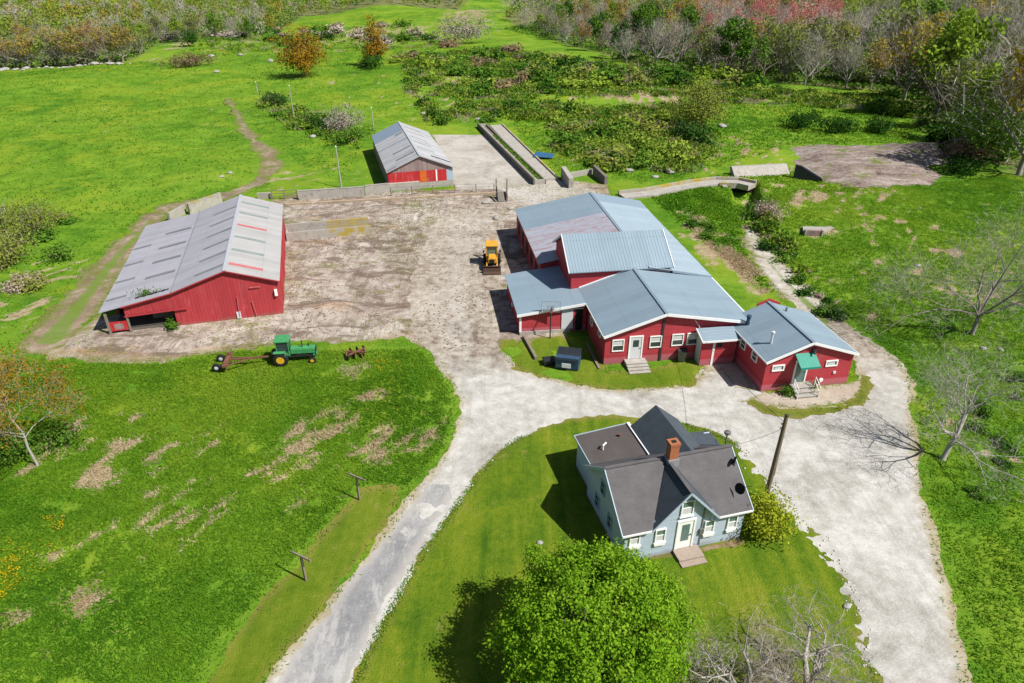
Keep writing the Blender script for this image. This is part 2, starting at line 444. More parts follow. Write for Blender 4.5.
def tubes_mesh(name, lines, mat, parent, sides=(7, 6, 4, 3, 3)):
    mb = MB()
    for pts, rads, lev in lines: mb.tube(pts, rads, sides[min(lev, 4)], cap=False)
    me = bpy.data.meshes.new(name); me.from_pydata(mb.v, [], mb.f); me.update()
    me.polygons.foreach_set('use_smooth', [True] * len(me.polygons)); me.materials.append(M[mat])
    o = bpy.data.objects.new(name, me); COL.objects.link(o); o.parent = parent; return o

def tip_cards(tips, rng, per, length, width, jitter, axj=.6):
    T = np.array([list(t[0]) for t in tips]); D = np.array([list(t[1]) for t in tips])
    P = np.repeat(T, per, 0); A = np.repeat(D, per, 0)
    P = P + rng.normal(size=P.shape) * jitter
    return P, A

def lobes(rng, n, radii, shell=.75, squash_bottom=.6):
    d = rng.normal(size=(n, 3)); d /= np.linalg.norm(d, axis=1, keepdims=True)
    d[:, 2] = np.where(d[:, 2] < 0, d[:, 2] * squash_bottom, d[:, 2])
    r = shell + (1 - shell) * rng.uniform(-1.6, 1, n)
    return d * r[:, None] * np.array(radii), d

def leafy_crown(name, rng, centre, radii, nclump, per, clump_r, leaf, mat, parent, shell=.78, bumpy=.18, up=.5):
    C, D = lobes(rng, nclump, (1, 1, 1), shell)
    b = 1 + bumpy * np.sin(D[:, 0] * 5 + 1.3) * np.sin(D[:, 1] * 5 + .4) + bumpy * rng.normal(size=nclump) * .5
    C = C * b[:, None] * np.array(radii) + np.array(centre)
    P = np.repeat(C, per, 0) + rng.normal(size=(nclump * per, 3)) * clump_r * np.array([1, 1, .8])
    Nn = np.repeat(D, per, 0) * .7 + (P - np.repeat(C, per, 0)) / clump_r * .55 + np.array([0, 0, up])
    V, Fq = cards(P, leaf, leaf * .8, rng, normal=Nn)
    cl = np.repeat(rng.uniform(0, 1, nclump), per)
    rnd = np.clip(.45 * cl + .55 * rng.uniform(0, 1, len(P)), 0, 1)
    return np_mesh(name, V, Fq, FOL[mat], parent, rnd)

# ------------------------------------------------------------------ ground layers
def poly_px(s): return [g2(*p) for p in s]
def sd_poly(X, Y, poly):
    P = np.array(poly); Q = np.roll(P, -1, 0); ins = np.zeros(X.shape, bool); d2 = np.full(X.shape, 1e9)
    for (ax, ay), (bx, by) in zip(P, Q):
        ex, ey = bx - ax, by - ay; L = ex * ex + ey * ey + 1e-9
        t = np.clip(((X - ax) * ex + (Y - ay) * ey) / L, 0, 1)
        d2 = np.minimum(d2, (X - ax - t * ex) ** 2 + (Y - ay - t * ey) ** 2)
        c = (ay > Y) != (by > Y)
        with np.errstate(divide='ignore', invalid='ignore'):
            xi = ax + (Y - ay) * ex / (ey if abs(ey) > 1e-9 else 1e-9)
        ins ^= c & (X < xi)
    d = np.sqrt(d2); return np.where(ins, d, -d)
def sd_line(X, Y, pts, wid):
    d = np.full(X.shape, -1e9)
    for i in range(len(pts) - 1):
        (ax, ay), (bx, by) = pts[i], pts[i + 1]; w0, w1 = wid[i], wid[i + 1]
        ex, ey = bx - ax, by - ay; L = ex * ex + ey * ey + 1e-9
        t = np.clip(((X - ax) * ex + (Y - ay) * ey) / L, 0, 1)
        d = np.maximum(d, (w0 + (w1 - w0) * t) / 2 - np.hypot(X - ax - t * ex, Y - ay - t * ey))
    return d
ISLAND_PX = [(884, 700), (878, 683), (868, 645), (862, 612), (846, 572), (825, 540), (803, 515), (782, 496), (760, 468), (742, 447), (718, 434), (690, 425), (650, 418), (610, 416), (570, 419), (540, 427), (508, 444), (478, 474), (447, 518), (420, 555), (395, 600), (372, 642), (352, 690), (330, 740), (310, 800), (900, 800)]
GRAVEL_PX = [(210, 790), (240, 720), (262, 686), (290, 648), (320, 616), (336, 590), (362, 560), (386, 530), (406, 500), (430, 470), (447, 450), (456, 420), (458, 400), (448, 378), (428, 352), (412, 330), (405, 300), (418, 262), (432, 225), (455, 205), (495, 200), (506, 225), (496, 260), (504, 290), (498, 320), (499, 348), (515, 366), (540, 375), (575, 384), (620, 389), (660, 387), (692, 384), (703, 372), (706, 360), (720, 352), (740, 352), (764, 390), (775, 404), (800, 409), (840, 407), (857, 398), (862, 382), (850, 352), (828, 326), (838, 318), (862, 338), (900, 362), (912, 385), (913, 420), (919, 460), (926, 500), (941, 560), (956, 620), (970, 690), (985, 760), (1000, 800), (210, 800)]
YARD_PX = [(36, 350), (62, 359), (100, 361), (160, 363), (215, 352), (262, 345), (300, 344), (350, 344), (400, 341), (440, 352), (470, 350), (515, 345), (560, 340), (580, 300), (572, 262), (566, 230), (590, 205), (612, 198), (612, 186), (572, 180), (545, 184), (500, 184), (455, 188), (430, 190), (380, 191), (300, 194), (270, 200), (262, 240), (266, 296), (250, 302), (180, 308), (118, 314), (98, 316), (76, 330)]
LAWN_L_PX = [(160, 740), (200, 686), (228, 640), (262, 600), (300, 560), (340, 514), (362, 490), (392, 486), (402, 492), (390, 520), (366, 552), (338, 590), (318, 618), (290, 648), (262, 686), (225, 740), (200, 790), (120, 790)]
STRIP_PX = [(500, 350), (499, 341), (524, 338), (560, 336), (600, 355), (606, 372), (640, 371), (690, 360), (700, 368), (695, 386), (660, 389), (620, 390), (575, 385), (540, 377), (515, 367)]
APRON_PX = [(740, 402), (762, 393), (852, 383), (861, 380), (862, 393), (850, 402), (800, 409), (775, 406)]
APRON2_PX = [(703, 364), (736, 361), (757, 392), (735, 388), (722, 370), (706, 372)]
TRACK = [(222, 88), (228, 100), (236, 112), (244, 128), (255, 142), (268, 152), (272, 166), (258, 182), (238, 192), (205, 201), (170, 207), (155, 214), (138, 235), (118, 256), (100, 278), (84, 300), (66, 322), (50, 340)]
TRACK_W = [.7, 1.1, 1.4, 1.9, 2.5, 3.0, 3.3, 3.4, 3.4, 3.3, 3.2, 3.2, 3.9, 4.1, 4.2, 4.4, 4.8, 5.2]
GPATH = [(748, 228), (752, 236), (760, 250), (774, 268), (790, 286), (806, 302), (826, 322), (846, 338)]
GPATH_W = [1.0, 2.0, 3.0, 3.4, 3.6, 4.0, 4.2, 4.4]
PAD_PX = [(432, 133), (480, 126), (503, 125), (553, 178), (572, 184), (600, 192), (560, 204), (520, 206), (500, 190), (457, 190), (452, 180)]
LAYERS_SD = {
 'island': lambda X, Y: sd_poly(X, Y, poly_px(ISLAND_PX)),
 'gravel': lambda X, Y: sd_poly(X, Y, poly_px(GRAVEL_PX)),
 'yard': lambda X, Y: sd_poly(X, Y, poly_px(YARD_PX)),
 'lawnl': lambda X, Y: sd_poly(X, Y, poly_px(LAWN_L_PX)),
 'strip': lambda X, Y: sd_poly(X, Y, poly_px(STRIP_PX)),
 'track': lambda X, Y: sd_line(X, Y, [g2(*p) for p in TRACK], TRACK_W),
 'gpath': lambda X, Y: sd_line(X, Y, [g2(*p) for p in GPATH], GPATH_W),
 'apron': lambda X, Y: np.maximum(sd_poly(X, Y, poly_px(APRON_PX)), sd_poly(X, Y, poly_px(APRON2_PX))),
 'pad': lambda X, Y: sd_poly(X, Y, poly_px(PAD_PX)),
}
PASTURE_PX = [(786, 148), (800, 146), (880, 145), (945, 142), (960, 155), (925, 178), (880, 186), (850, 186), (830, 178)]
DITCH = [(744, 178), (745, 190), (746, 202), (750, 213), (755, 225)]
def flat_mask(X, Y):
    """0 on everything that is built or levelled, 1 out in the rough"""
    m = np.ones(X.shape); rx = (X > -60) & (X < 60) & (Y > 4) & (Y < 150)
    Xs, Ys = X[rx], Y[rx]; d = np.full(Xs.shape, -1e9)
    for k in LAYERS_SD.values(): d = np.maximum(d, k(Xs, Ys))
    for bx, by, rr in ((-30, 68, 17), (13, 65, 19), (24, 49, 8), (10, 30, 8), (-11, 109, 15)):
        d = np.maximum(d, rr - np.hypot(Xs - bx, Ys - by))
    m[rx] = np.clip((-d - 1.0) / 3.0, 0, 1); return m * m * (3 - 2 * m)
RECTS = [(-26.06, 56.95, -.27, -11.2, 4.7, -.3, 23.2), (12.56, 49.28, -.14, -11.5, 7.8, -.3, 32), (22.96, 45.2, -.17, -3.7, 4.3, -.2, 7.3), (6.13, 27.23, -.26, -.2, 9.7, -.3, 9.1), (-13.24, 98.29, -.27, -5.1, 5.1, -.3, 23.5)]
def open_d(X, Y):
    """metres outside every levelled layer and building footprint"""
    d = np.full(X.shape, -50.); rx = (X > -70) & (X < 70) & (Y > 4) & (Y < 180); Xs, Ys = X[rx], Y[rx]; q = d[rx]
    for k in LAYERS_SD.values(): q = np.maximum(q, k(Xs, Ys))
    for ox, oy, az, a0, a1, b0, b1 in RECTS:
        a = (Xs - ox) * math.cos(az) - (Ys - oy) * math.sin(az); b = (Xs - ox) * math.sin(az) + (Ys - oy) * math.cos(az)
        q = np.maximum(q, np.minimum(np.minimum(a - a0, a1 - a), np.minimum(b - b0, b1 - b)))
    for q2 in (sd_poly(Xs, Ys, poly_px(PASTURE_PX)),): q = np.maximum(q, q2)
    d[rx] = q; return -d
def terrain(X, Y):
    m = flat_mask(X, Y)
    h = m * (fbm(X, Y, .11, 3, 3) * .42 + fbm(X, Y, .4, 9, 2) * .16)
    far = np.clip((np.hypot(X, Y) - 130) / 200, 0, 1)
    h = h + far * (fbm(X, Y, .012, 21, 2) * 7)
    dd = sd_line(X, Y, [g2(*p) for p in DITCH], [3.6, 3.8, 3.8, 2.8, 1.4])
    dep = np.interp(Y, [79, 84, 88, 97, 103], [0, 1.5, 2.3, 2.3, 0])
    off = np.clip((dd + .4) / .9, 0, 1)
    return h - dep * off * off * (3 - 2 * off)
def ground_z(x, y):
    return float(terrain(np.array([float(x)]), np.array([float(y)]))[0])

# blobs in picture space -> world gaussians (dry grass, leaf litter)
DRY = [(305, 440, 34, 26, .95), (375, 455, 26, 18, 1.0), (352, 372, 22, 10, 1.0), (372, 396, 24, 7, .95), (415, 400, 16, 14, .5), (330, 415, 24, 14, .6), (100, 440, 40, 20, .45), (120, 475, 60, 20, .4), (190, 480, 30, 16, .4), (140, 520, 24, 8, .5), (30, 640, 20, 20, .35), (60, 600, 30, 20, .3), (45, 660, 20, 8, .35),
       (640, 100, 60, 7, .95), (560, 80, 40, 4, .7), (480, 82, 40, 4, .6), (620, 135, 16, 5, .7), (570, 125, 20, 4, .7), (660, 120, 20, 4, .6), (700, 92, 60, 3, .7), (600, 93, 20, 5, .9), (700, 98, 40, 6, .8), (760, 102, 30, 4, .8), (500, 98, 25, 4, .7), (375, 30, 70, 10, .8), (300, 32, 30, 10, .6), (470, 15, 40, 12, .8), (30, 275, 30, 14, .9), (45, 300, 25, 14, .6), (70, 268, 30, 8, .6), (20, 320, 25, 20, .5), (210, 330, 40, 6, .4),
       (700, 240, 20, 30, .9), (735, 262, 22, 26, .95), (770, 262, 14, 14, .8), (756, 236, 10, 14, .9), (800, 296, 10, 14, .7), (815, 196, 40, 6, .9), (760, 190, 20, 6, .8), (870, 195, 40, 5, .8), (760, 235, 12, 20, .5), (800, 190, 30, 5, .6), (830, 232, 45, 5, .9), (800, 205, 25, 6, .6), (885, 205, 22, 12, .5), (900, 225, 10, 40, .35), (925, 240, 8, 50, .4), (975, 200, 10, 40, .4), (955, 255, 30, 12, .4), (870, 270, 40, 10, .3), (920, 400, 10, 30, .35), (945, 430, 30, 20, .3), (950, 560, 10, 30, .3),
       (250, 122, 30, 8, .3), (290, 180, 30, 10, .45), (190, 47, 30, 7, .5), (170, 50, 60, 8, .5), (800, 95, 40, 4, .6), (930, 130, 20, 8, .6), (750, 148, 60, 6, .45), (660, 150, 40, 6, .4), (60, 120, 12, 6, .3), (560, 108, 40, 5, .5), (470, 104, 30, 5, .4), (420, 95, 25, 6, .3), (330, 85, 25, 4, .5), (700, 172, 25, 6, .5)]
def blob(X, Y, table):
    # distances measured on the ground in metres
    v = np.zeros(X.shape)
    for px, py, rx, ry, a in table:
        cx, cy = g2(px, py); wx = abs(g2(px + rx, py)[0] - cx) + .01; wy = abs(g2(px, py - ry)[1] - g2(px, py + ry)[1]) / 2 + .01
        v = np.maximum(v, a * np.exp(-(((X - cx) / wx) ** 2 + ((Y - cy) / wy) ** 2) * .8))
    return v

STREAK = [(170, 490, 150, 80, .9), (100, 445, 90, 40, .8), (60, 620, 80, 60, .7), (400, 440, 60, 60, .5), (930, 250, 70, 90, .9), (870, 215, 60, 40, .9), (990, 430, 40, 80, .6), (960, 560, 40, 80, .5), (840, 290, 60, 40, .6), (600, 140, 70, 30, .8), (740, 150, 90, 25, .9), (450, 85, 90, 30, .8), (640, 85, 120, 20, .9), (250, 45, 120, 20, .8), (30, 290, 60, 50, .9), (230, 110, 60, 30, .4), (120, 120, 120, 40, .3), (320, 180, 60, 20, .6)]
def dryval(X, Y):
    u = X * .55 + Y * .83; v = X * .83 - Y * .55
    far = 1 + np.clip(np.hypot(X, Y) - 60, 0, 150) / 50
    s = fbm(u * .45, v * 1.5, .8, 141, 4) + .35 * fbm(X, Y, 1.6, 142, 2)
    return blob(X, Y, DRY) * .78 + .55 * fbm(u, v, .45, 8, 4) + .25 * fbm(X, Y, 1.9, 9, 2) - .02 + blob(X, Y, STREAK) * np.clip(s - .05, -.2, 1) * 2.4
def sheet_coords():
    xs = np.concatenate([np.linspace(-1500, -400, 12)[:-1], np.linspace(-400, -100, 60)[:-1], np.arange(-100, 100.01, .5), np.linspace(100, 400, 60)[1:], np.linspace(400, 1500, 12)[1:]])
    ys = np.concatenate([np.linspace(-400, 0, 20)[:-1], np.arange(0, 160.01, .5), np.linspace(160, 560, 120)[1:], np.linspace(560, 2200, 16)[1:]])
    return xs, ys
xs, ys = sheet_coords()
GX, GY = np.meshgrid(xs, ys)
GZ = terrain(GX, GY)
nx, ny = len(xs), len(ys)
idx = np.arange(nx * ny).reshape(ny, nx)
quads = np.stack([idx[:-1, :-1], idx[:-1, 1:], idx[1:, 1:], idx[1:, :-1]], -1).reshape(-1, 4)
WOOD_PX_POLYS = [[(-300, 62), (0, 64), (130, 62), (160, 44), (250, 36), (300, 12), (460, 8), (470, 2), (430, 1), (-300, 1)],
                 [(505, 22), (560, 44), (640, 72), (700, 78), (800, 84), (880, 92), (935, 128), (985, 150), (1010, 175), (1200, 190), (1500, 120), (1400, 30), (1100, 1), (520, 1)]]
def wood_sd(X, Y):
    d = np.full(X.shape, -1e9)
    for p in WOOD_PX_POLYS: d = np.maximum(d, sd_poly(X, Y, [g2(*q) for q in p]))
    return d

def ground_mat():
    k = N('meadow'); v = k.pos()
    n0 = k.noise(v, .035, 4, .6); n1 = k.noise(v, .22, 5, .65, .6); n2 = k.noise(v, 1.6, 5, .7); n3 = k.noise(v, 6.5, 4, .7); n4 = k.noise(v, 17, 3, .75)
    f = k.math('ADD', k.math('ADD', k.math('MULTIPLY', n0, .30), k.math('MULTIPLY', n1, .30)), k.math('ADD', k.math('MULTIPLY', n2, .20), k.math('ADD', k.math('MULTIPLY', n3, .18), k.math('MULTIPLY', n4, .16))))
    f = k.math('SUBTRACT', f, .07)
    ln = k.noise(k.scale(v, .09, 1.5, 1, R(-6)), 1.0, 4, .6, .3)
    f = k.math('ADD', f, k.math('MULTIPLY', k.math('SUBTRACT', ln, .5), .12))
    col = k.ramp(k.con(f, 2.6), [(.2, (.036, .105, .009)), (.40, (.078, .182, .013)), (.56, (.128, .24, .018)), (.78, (.205, .295, .033))])
    yg = k.math('MULTIPLY', k.smooth(k.noise(v, .07, 6, .68, 1.0), .46, .64), .7)
    col = k.mix(yg, col, (.21, .275, .022))
    # dead grass
    dn = k.math('ADD', k.math('MULTIPLY', k.noise(k.scale(v, 1.3, .6, 1, R(35)), .62, 7, .74, .7), .75), k.math('MULTIPLY', n3, .25))
    dm = k.smooth(k.math('ADD', k.math('MULTIPLY', k.attr('dry'), 1.0), k.math('MULTIPLY', k.math('SUBTRACT', dn, .5), 1.3)), .42, .72)
    straw = k.ramp(k.con(k.math('ADD', k.math('MULTIPLY', n2, .5), k.math('MULTIPLY', n3, .5)), 1.8), [(.3, (.20, .14, .085)), (.5, (.34, .255, .165)), (.7, (.47, .385, .28))])
    col = k.mix(k.math('MULTIPLY', dm, .88), col, straw)
    # leaf litter under the wood
    lm = k.smooth(k.math('ADD', k.attr('litter'), k.math('MULTIPLY', k.math('SUBTRACT', n1, .5), 1.0)), .35, .75)
    lit = k.ramp(k.math('ADD', k.math('MULTIPLY', n1, .5), k.math('MULTIPLY', n2, .5)), [(.35, (.07, .085, .025)), (.5, (.14, .135, .06)), (.65, (.22, .19, .12))])
    col = k.mix(k.math('MULTIPLY', lm, .85), col, lit)
    h = k.math('ADD', k.math('MULTIPLY', n2, .5), k.math('ADD', k.math('MULTIPLY', n3, .35), k.math('MULTIPLY', n4, .2)))
    k.bump(h, .8, .25)
    return k.fin(col, .95, 0, .05)
g = np_mesh('ground', np.stack([GX, GY, GZ], -1).reshape(-1, 3), quads, ground_mat(), smooth=True)
tag(g, kind='structure')
for nm, val in (('dry', dryval(GX, GY)), ('litter', np.clip(wood_sd(GX, GY) / 12 + .5, 0, 1))):
    a = g.data.attributes.new(nm, 'FLOAT', 'POINT'); a.data.foreach_set('value', val.astype(np.float32).ravel())

# marching squares sheet with ragged outline
def layer(name, sdf, mat, z, step=.3, amp=.5, nscale=.35, seed=0, pad=1.5, kind='structure', bounds=None, extra=None):
    X0, X1, Y0, Y1 = bounds
    xs = np.arange(X0, X1 + step, step); ys = np.arange(Y0, Y1 + step, step)
    X, Y = np.meshgrid(xs, ys)
    raw = sdf(X, Y)
    S = raw + amp * (fbm(X, Y, nscale, seed, 4) + .5 * fbm(X, Y, nscale * 5, seed + 40, 3)) + .16 * fbm(X, Y, .9 / step * .45, seed + 80, 2)
    if extra is not None: S = extra(X, Y, S)
    ny, nx = S.shape; idx = np.arange(nx * ny).reshape(ny, nx)
    ins = S > 0
    cnt = ins[:-1, :-1].astype(int) + ins[:-1, 1:] + ins[1:, 1:] + ins[1:, :-1]
    V = np.stack([X, Y, np.full_like(X, z)], -1).reshape(-1, 3).tolist(); SD = raw.ravel().tolist(); Sf = S.ravel()
    full = cnt == 4
    Fq = np.stack([idx[:-1, :-1], idx[:-1, 1:], idx[1:, 1:], idx[1:, :-1]], -1)
    faces = Fq[full].tolist()
    edge = {}
    def ev(a, b):
        key = (a, b) if a < b else (b, a)
        if key in edge: return edge[key]
        a, b = key; t = Sf[a] / (Sf[a] - Sf[b]); va, vb = V[a], V[b]
        V.append([va[0] + (vb[0] - va[0]) * t, va[1] + (vb[1] - va[1]) * t, z]); SD.append(SD[a] + (SD[b] - SD[a]) * t)
        edge[key] = len(V) - 1; return edge[key]
    part = (cnt > 0) & (cnt < 4)
    for q in Fq[part].tolist():
        poly = []
        for i in range(4):
            a, b = q[i], q[(i + 1) % 4]
            ia, ib = Sf[a] > 0, Sf[b] > 0
            if ia: poly.append(a)
            if ia != ib: poly.append(ev(a, b))
        if len(poly) >= 3: faces.append(poly)
    used = sorted({i for f in faces for i in f}); rem = {o: n for n, o in enumerate(used)}
    me = bpy.data.meshes.new(name); me.from_pydata([V[i] for i in used], [], [[rem[i] for i in f] for f in faces]); me.update()
    a = me.attributes.new('edge', 'FLOAT', 'POINT'); a.data.foreach_set('value', np.array([SD[i] for i in used], dtype=np.float32))
    me.materials.append(mat); o = bpy.data.objects.new(name, me); COL.objects.link(o)
    return tag(o, kind=kind)

def gravel_mat(name, stops, edgecol, damp=(.33, .31, .27), dampamt=.5, rut=None, edgew=.9, bump=.05, grass=0, dust=None, south=None):
    k = N(name); v = k.pos()
    n1 = k.noise(v, .16, 6, .7, .8); n2 = k.noise(v, 1.1, 6, .72); n3 = k.noise(v, 9, 3, .7)
    f = k.math('ADD', k.math('MULTIPLY', n1, .5), k.math('ADD', k.math('MULTIPLY', n2, .36), k.math('MULTIPLY', n3, .2)))
    f = k.math('SUBTRACT', f, .03)
    col = k.ramp(k.con(f, 2.2), stops)
    col = k.mix(k.math('MULTIPLY', k.smooth(k.noise(v, .42, 6, .75, .5), .54, .68), dampamt), col, damp)
    if rut is not None:     # faint wheel lines along a direction
        wv = k.noise(k.scale(v, 1.6, .08, 1, rut), 1.0, 4, .6)
        col = k.mix(k.math('MULTIPLY', k.smooth(wv, .52, .64), .24), col, tuple(x * .7 for x in damp))
    if dust is not None:    # pale gravel dust dragged along the drive
        dz = k.noise(k.scale(v, 1.0, .22, 1, dust), 1.5, 7, .76, .6); dz2 = k.noise(v, .35, 4, .6)
        dm = k.smooth(k.math('ADD', k.math('MULTIPLY', dz, .7), k.math('MULTIPLY', dz2, .3)), .50, .60)
        col = k.mix(k.math('MULTIPLY', dm, .55), col, (.46, .45, .43))
    if south is not None:   # trodden brown dirt takes over towards the yard
        sx = k.n('SeparateXYZ'); k.l(v, sx.inputs[0])
        g1 = k.smooth(k.math('MULTIPLY_ADD', sx.outputs[0], -.55, sx.outputs[1]), 50, 72)
        g2_ = k.smooth(k.math('ADD', g1, k.math('MULTIPLY', k.con(n1, 2), .8)), .55, 1.25)
        col = k.mix(k.math('MULTIPLY', g2_, .42), col, (.30, .25, .20))
        ng = k.smooth(sx.outputs[1], 45, 52)
        e2 = k.math('ADD', k.attr('edge'), k.math('MULTIPLY', k.math('SUBTRACT', k.con(n2, 2), .5), 5))
        e3 = k.math('MULTIPLY', ng, k.math('SUBTRACT', 1, k.smooth(e2, .5, 7)))
        yd = k.ramp(k.con(k.math('ADD', k.math('MULTIPLY', n1, .4), k.math('MULTIPLY', n2, .6)), 2.2), [(.25, (.14, .105, .08)), (.5, (.30, .255, .205)), (.75, (.44, .40, .35))])
        col = k.mix(k.math('MULTIPLY', e3, .95), col, yd)
    st = k.n('TexVoronoi'); st.inputs['Scale'].default_value = 4.2; k.l(v, st.inputs['Vector'])
    col = k.mix(k.math('MULTIPLY', k.math('LESS_THAN', st.outputs['Distance'], .13), .6), col, tuple(min(1, x * 1.25) for x in stops[-1][1]))
    e = k.math('ADD', k.attr('edge'), k.math('MULTIPLY', k.math('SUBTRACT', n2, .5), 1.6))
    em = k.math('SUBTRACT', 1, k.smooth(e, -.1, edgew))
    if south is not None: em = k.math('MULTIPLY', em, k.math('SUBTRACT', 1, ng))
    col = k.mix(k.math('MULTIPLY', em, .75), col, edgecol)
    if grass:
        gm = k.smooth(k.math('ADD', k.noise(v, .28, 6, .75, .6), k.math('MULTIPLY', k.math('SUBTRACT', n3, .5), .25)), 1 - grass, 1 - grass + .07)
        col = k.mix(k.math('MULTIPLY', gm, .8), col, (.13, .15, .03))
        cm = k.smooth(k.math('ADD', k.attr('edge'), k.math('MULTIPLY', k.math('SUBTRACT', k.con(n2, 2), .5), .9)), 1.45, 1.8)
        col = k.mix(k.math('MULTIPLY', cm, .8), col, (.115, .19, .025))
    k.bump(k.math('ADD', k.math('MULTIPLY', n3, .5), n2), .6, bump)
    return k.fin(col, .97, 0, .08)

def yard_mat():
    k = N('trampled farmyard dirt'); v = k.pos()
    n1 = k.noise(v, .11, 6, .7, 1.0); n2 = k.noise(v, .7, 7, .74, .4); n3 = k.noise(v, 7, 3, .7)
    f = k.math('ADD', k.math('MULTIPLY', n1, .35), k.math('ADD', k.math('MULTIPLY', n2, .45), k.math('MULTIPLY', n3, .2)))
    col = k.ramp(k.con(f, 2.4), [(.20, (.10, .075, .06)), (.36, (.22, .175, .145)), (.52, (.35, .30, .26)), (.74, (.50, .465, .42))])
    br = k.smooth(k.noise(k.scale(v, .5, 1, 1, .1), .30, 7, .78, 1.2), .50, .58)
    col = k.mix(k.math('MULTIPLY', br, .85), col, (.135, .10, .075))
    rt = k.noise(k.scale(v, 1.5, .12, 1, R(-8)), .9, 5, .65, .5)
    col = k.mix(k.math('MULTIPLY', k.smooth(rt, .53, .62), .45), col, (.14, .11, .085))
    rd = k.smooth(k.noise(k.scale(v, .35, 1.3, 1, -.1), .2, 5, .7, .5), .55, .68)
    col = k.mix(k.math('MULTIPLY', rd, .55), col, (.40, .26, .16))
    gm = k.smooth(k.math('ADD', k.noise(k.scale(v, .6, 1, 1), .24, 6, .78, .8), k.math('MULTIPLY', k.math('SUBTRACT', n3, .5), .22)), .56, .64)
    col = k.mix(k.math('MULTIPLY', gm, .7), col, (.15, .155, .04))
    e = k.math('ADD', k.attr('edge'), k.math('MULTIPLY', k.math('SUBTRACT', n2, .5), 3))
    col = k.mix(k.math('MULTIPLY', k.math('SUBTRACT', 1, k.smooth(e, -.2, 1.6)), .7), col, (.20, .19, .07))
    k.bump(k.math('ADD', k.math('MULTIPLY', n3, .4), n2), .8, .12)
    return k.fin(col, .97, 0, .08)

def lawn_mat(name, ang, stripe=.35, base=None):
    k = N(name); v = k.pos()
    n1 = k.noise(v, .3, 5, .65, .4); n2 = k.noise(v, 2.2, 5, .7); n3 = k.noise(v, 11, 3, .7)
    ln = k.noise(k.scale(v, 1.1, .05, 1, ang), 1.0, 3, .5)
    f = k.math('ADD', k.math('ADD', k.math('MULTIPLY', n1, .3), k.math('MULTIPLY', ln, stripe)), k.math('ADD', k.math('MULTIPLY', n2, .2), k.math('MULTIPLY', n3, .5 - stripe + .0)))
    col = k.ramp(k.con(f, 2.6), base or [(.2, (.052, .105, .007)), (.42, (.098, .158, .011)), (.58, (.132, .185, .015)), (.8, (.195, .225, .028))])
    dm = k.smooth(k.math('ADD', k.noise(v, .42, 6, .7, .5), k.math('MULTIPLY', k.math('SUBTRACT', n3, .5), .2)), .60, .70)
    col = k.mix(k.math('MULTIPLY', dm, .45), col, (.27, .215, .07))
    e = k.math('ADD', k.attr('edge'), k.math('MULTIPLY', k.math('SUBTRACT', n2, .5), 1.2))
    em = k.math('SUBTRACT', 1, k.smooth(e, -.1, .7))
    col = k.mix(k.math('MULTIPLY', em, .55), col, (.25, .20, .06))
    k.bump(k.math('ADD', k.math('MULTIPLY', n3, .6), k.math('MULTIPLY', n2, .4)), .9, .16)
    return k.fin(col, .95, 0, .05)

WHITE_STOPS = [(.2, (.225, .21, .185)), (.45, (.36, .35, .322)), (.70, (.51, .50, .475))]
layer('farmyard', LAYERS_SD['yard'], yard_mat(), .008, .35, 1.5, .3, 5, bounds=(-50, 14, 44, 104))
layer('gravel_drive', LAYERS_SD['gravel'], gravel_mat('crushed white gravel', WHITE_STOPS, (.30, .24, .12), rut=.5, south=True), .012, .25, .55, .4, 8, bounds=(-22, 34, 10, 92))
layer('farm_track', LAYERS_SD['track'], gravel_mat('brown dirt track', [(.25, (.13, .09, .062)), (.5, (.235, .175, .13)), (.7, (.35, .285, .225))], (.13, .17, .03), (.24, .17, .12), .5, edgew=1.3, grass=.50), .016, .35, 1.5, .25, 12, bounds=(-68, -20, 48, 175))
layer('gravel_path', LAYERS_SD['gpath'], gravel_mat('washed pale gravel', [(.25, (.24, .2, .155)), (.5, (.40, .37, .32)), (.7, (.52, .5, .46))], (.2, .17, .08), edgew=.8, grass=.46), .004, .25, 1.3, .5, 15, bounds=(20, 42, 52, 96))
layer('concrete_pad', LAYERS_SD['pad'], gravel_mat('poured concrete yard', [(.25, (.26, .235, .2)), (.5, (.37, .345, .31)), (.7, (.45, .42, .385))], (.33, .25, .17), (.34, .29, .23), .45, edgew=.5, bump=.015), .020, .35, .5, .3, 19, bounds=(-18, 12, 84, 146))
layer('side_lawn', LAYERS_SD['lawnl'], lawn_mat('mown verge grass', R(-38)), .004, .3, .55, .35, 23, bounds=(-26, -2, 10, 36))
# the island lawn loses its grass to stones along its right hand gravel edge
def stony(X, Y, S):
    q = sd_line(X, Y, [g2(*p) for p in [(752, 450), (775, 480), (800, 508), (828, 538), (850, 574), (866, 620), (874, 660)]], [2.4, 2.8, 3.0, 2.6, 2.0, 1.6, 1.4])
    n = fbm(X, Y, 1.6, 77, 3)
    return np.where(q > 0, np.minimum(S + .2, .9 * fbm(X, Y, 2.4, 78, 2) + .35 * n + .14 + .5 * np.clip(S - .8, -1, .4)), S)
layer('house_lawn', LAYERS_SD['island'], lawn_mat('mown house lawn', R(-40), .32, [(.2, (.040, .095, .007)), (.42, (.086, .152, .010)), (.58, (.132, .188, .013)), (.8, (.205, .23, .024))]), .022, .2, .45, .4, 27, bounds=(-13, 24, 10, 46), extra=stony)
layer('grass_strip', LAYERS_SD['strip'], lawn_mat('rough grass by the barn', 0, .2), .018, .2, .7, .5, 31, bounds=(-3, 17, 42, 60), extra=lambda X, Y, S: np.minimum(S, 1.4 * fbm(X, Y, .55, 131, 4) + np.interp(X, [0, 4, 6, 12, 15], [.05, .15, .7, .7, .05])))
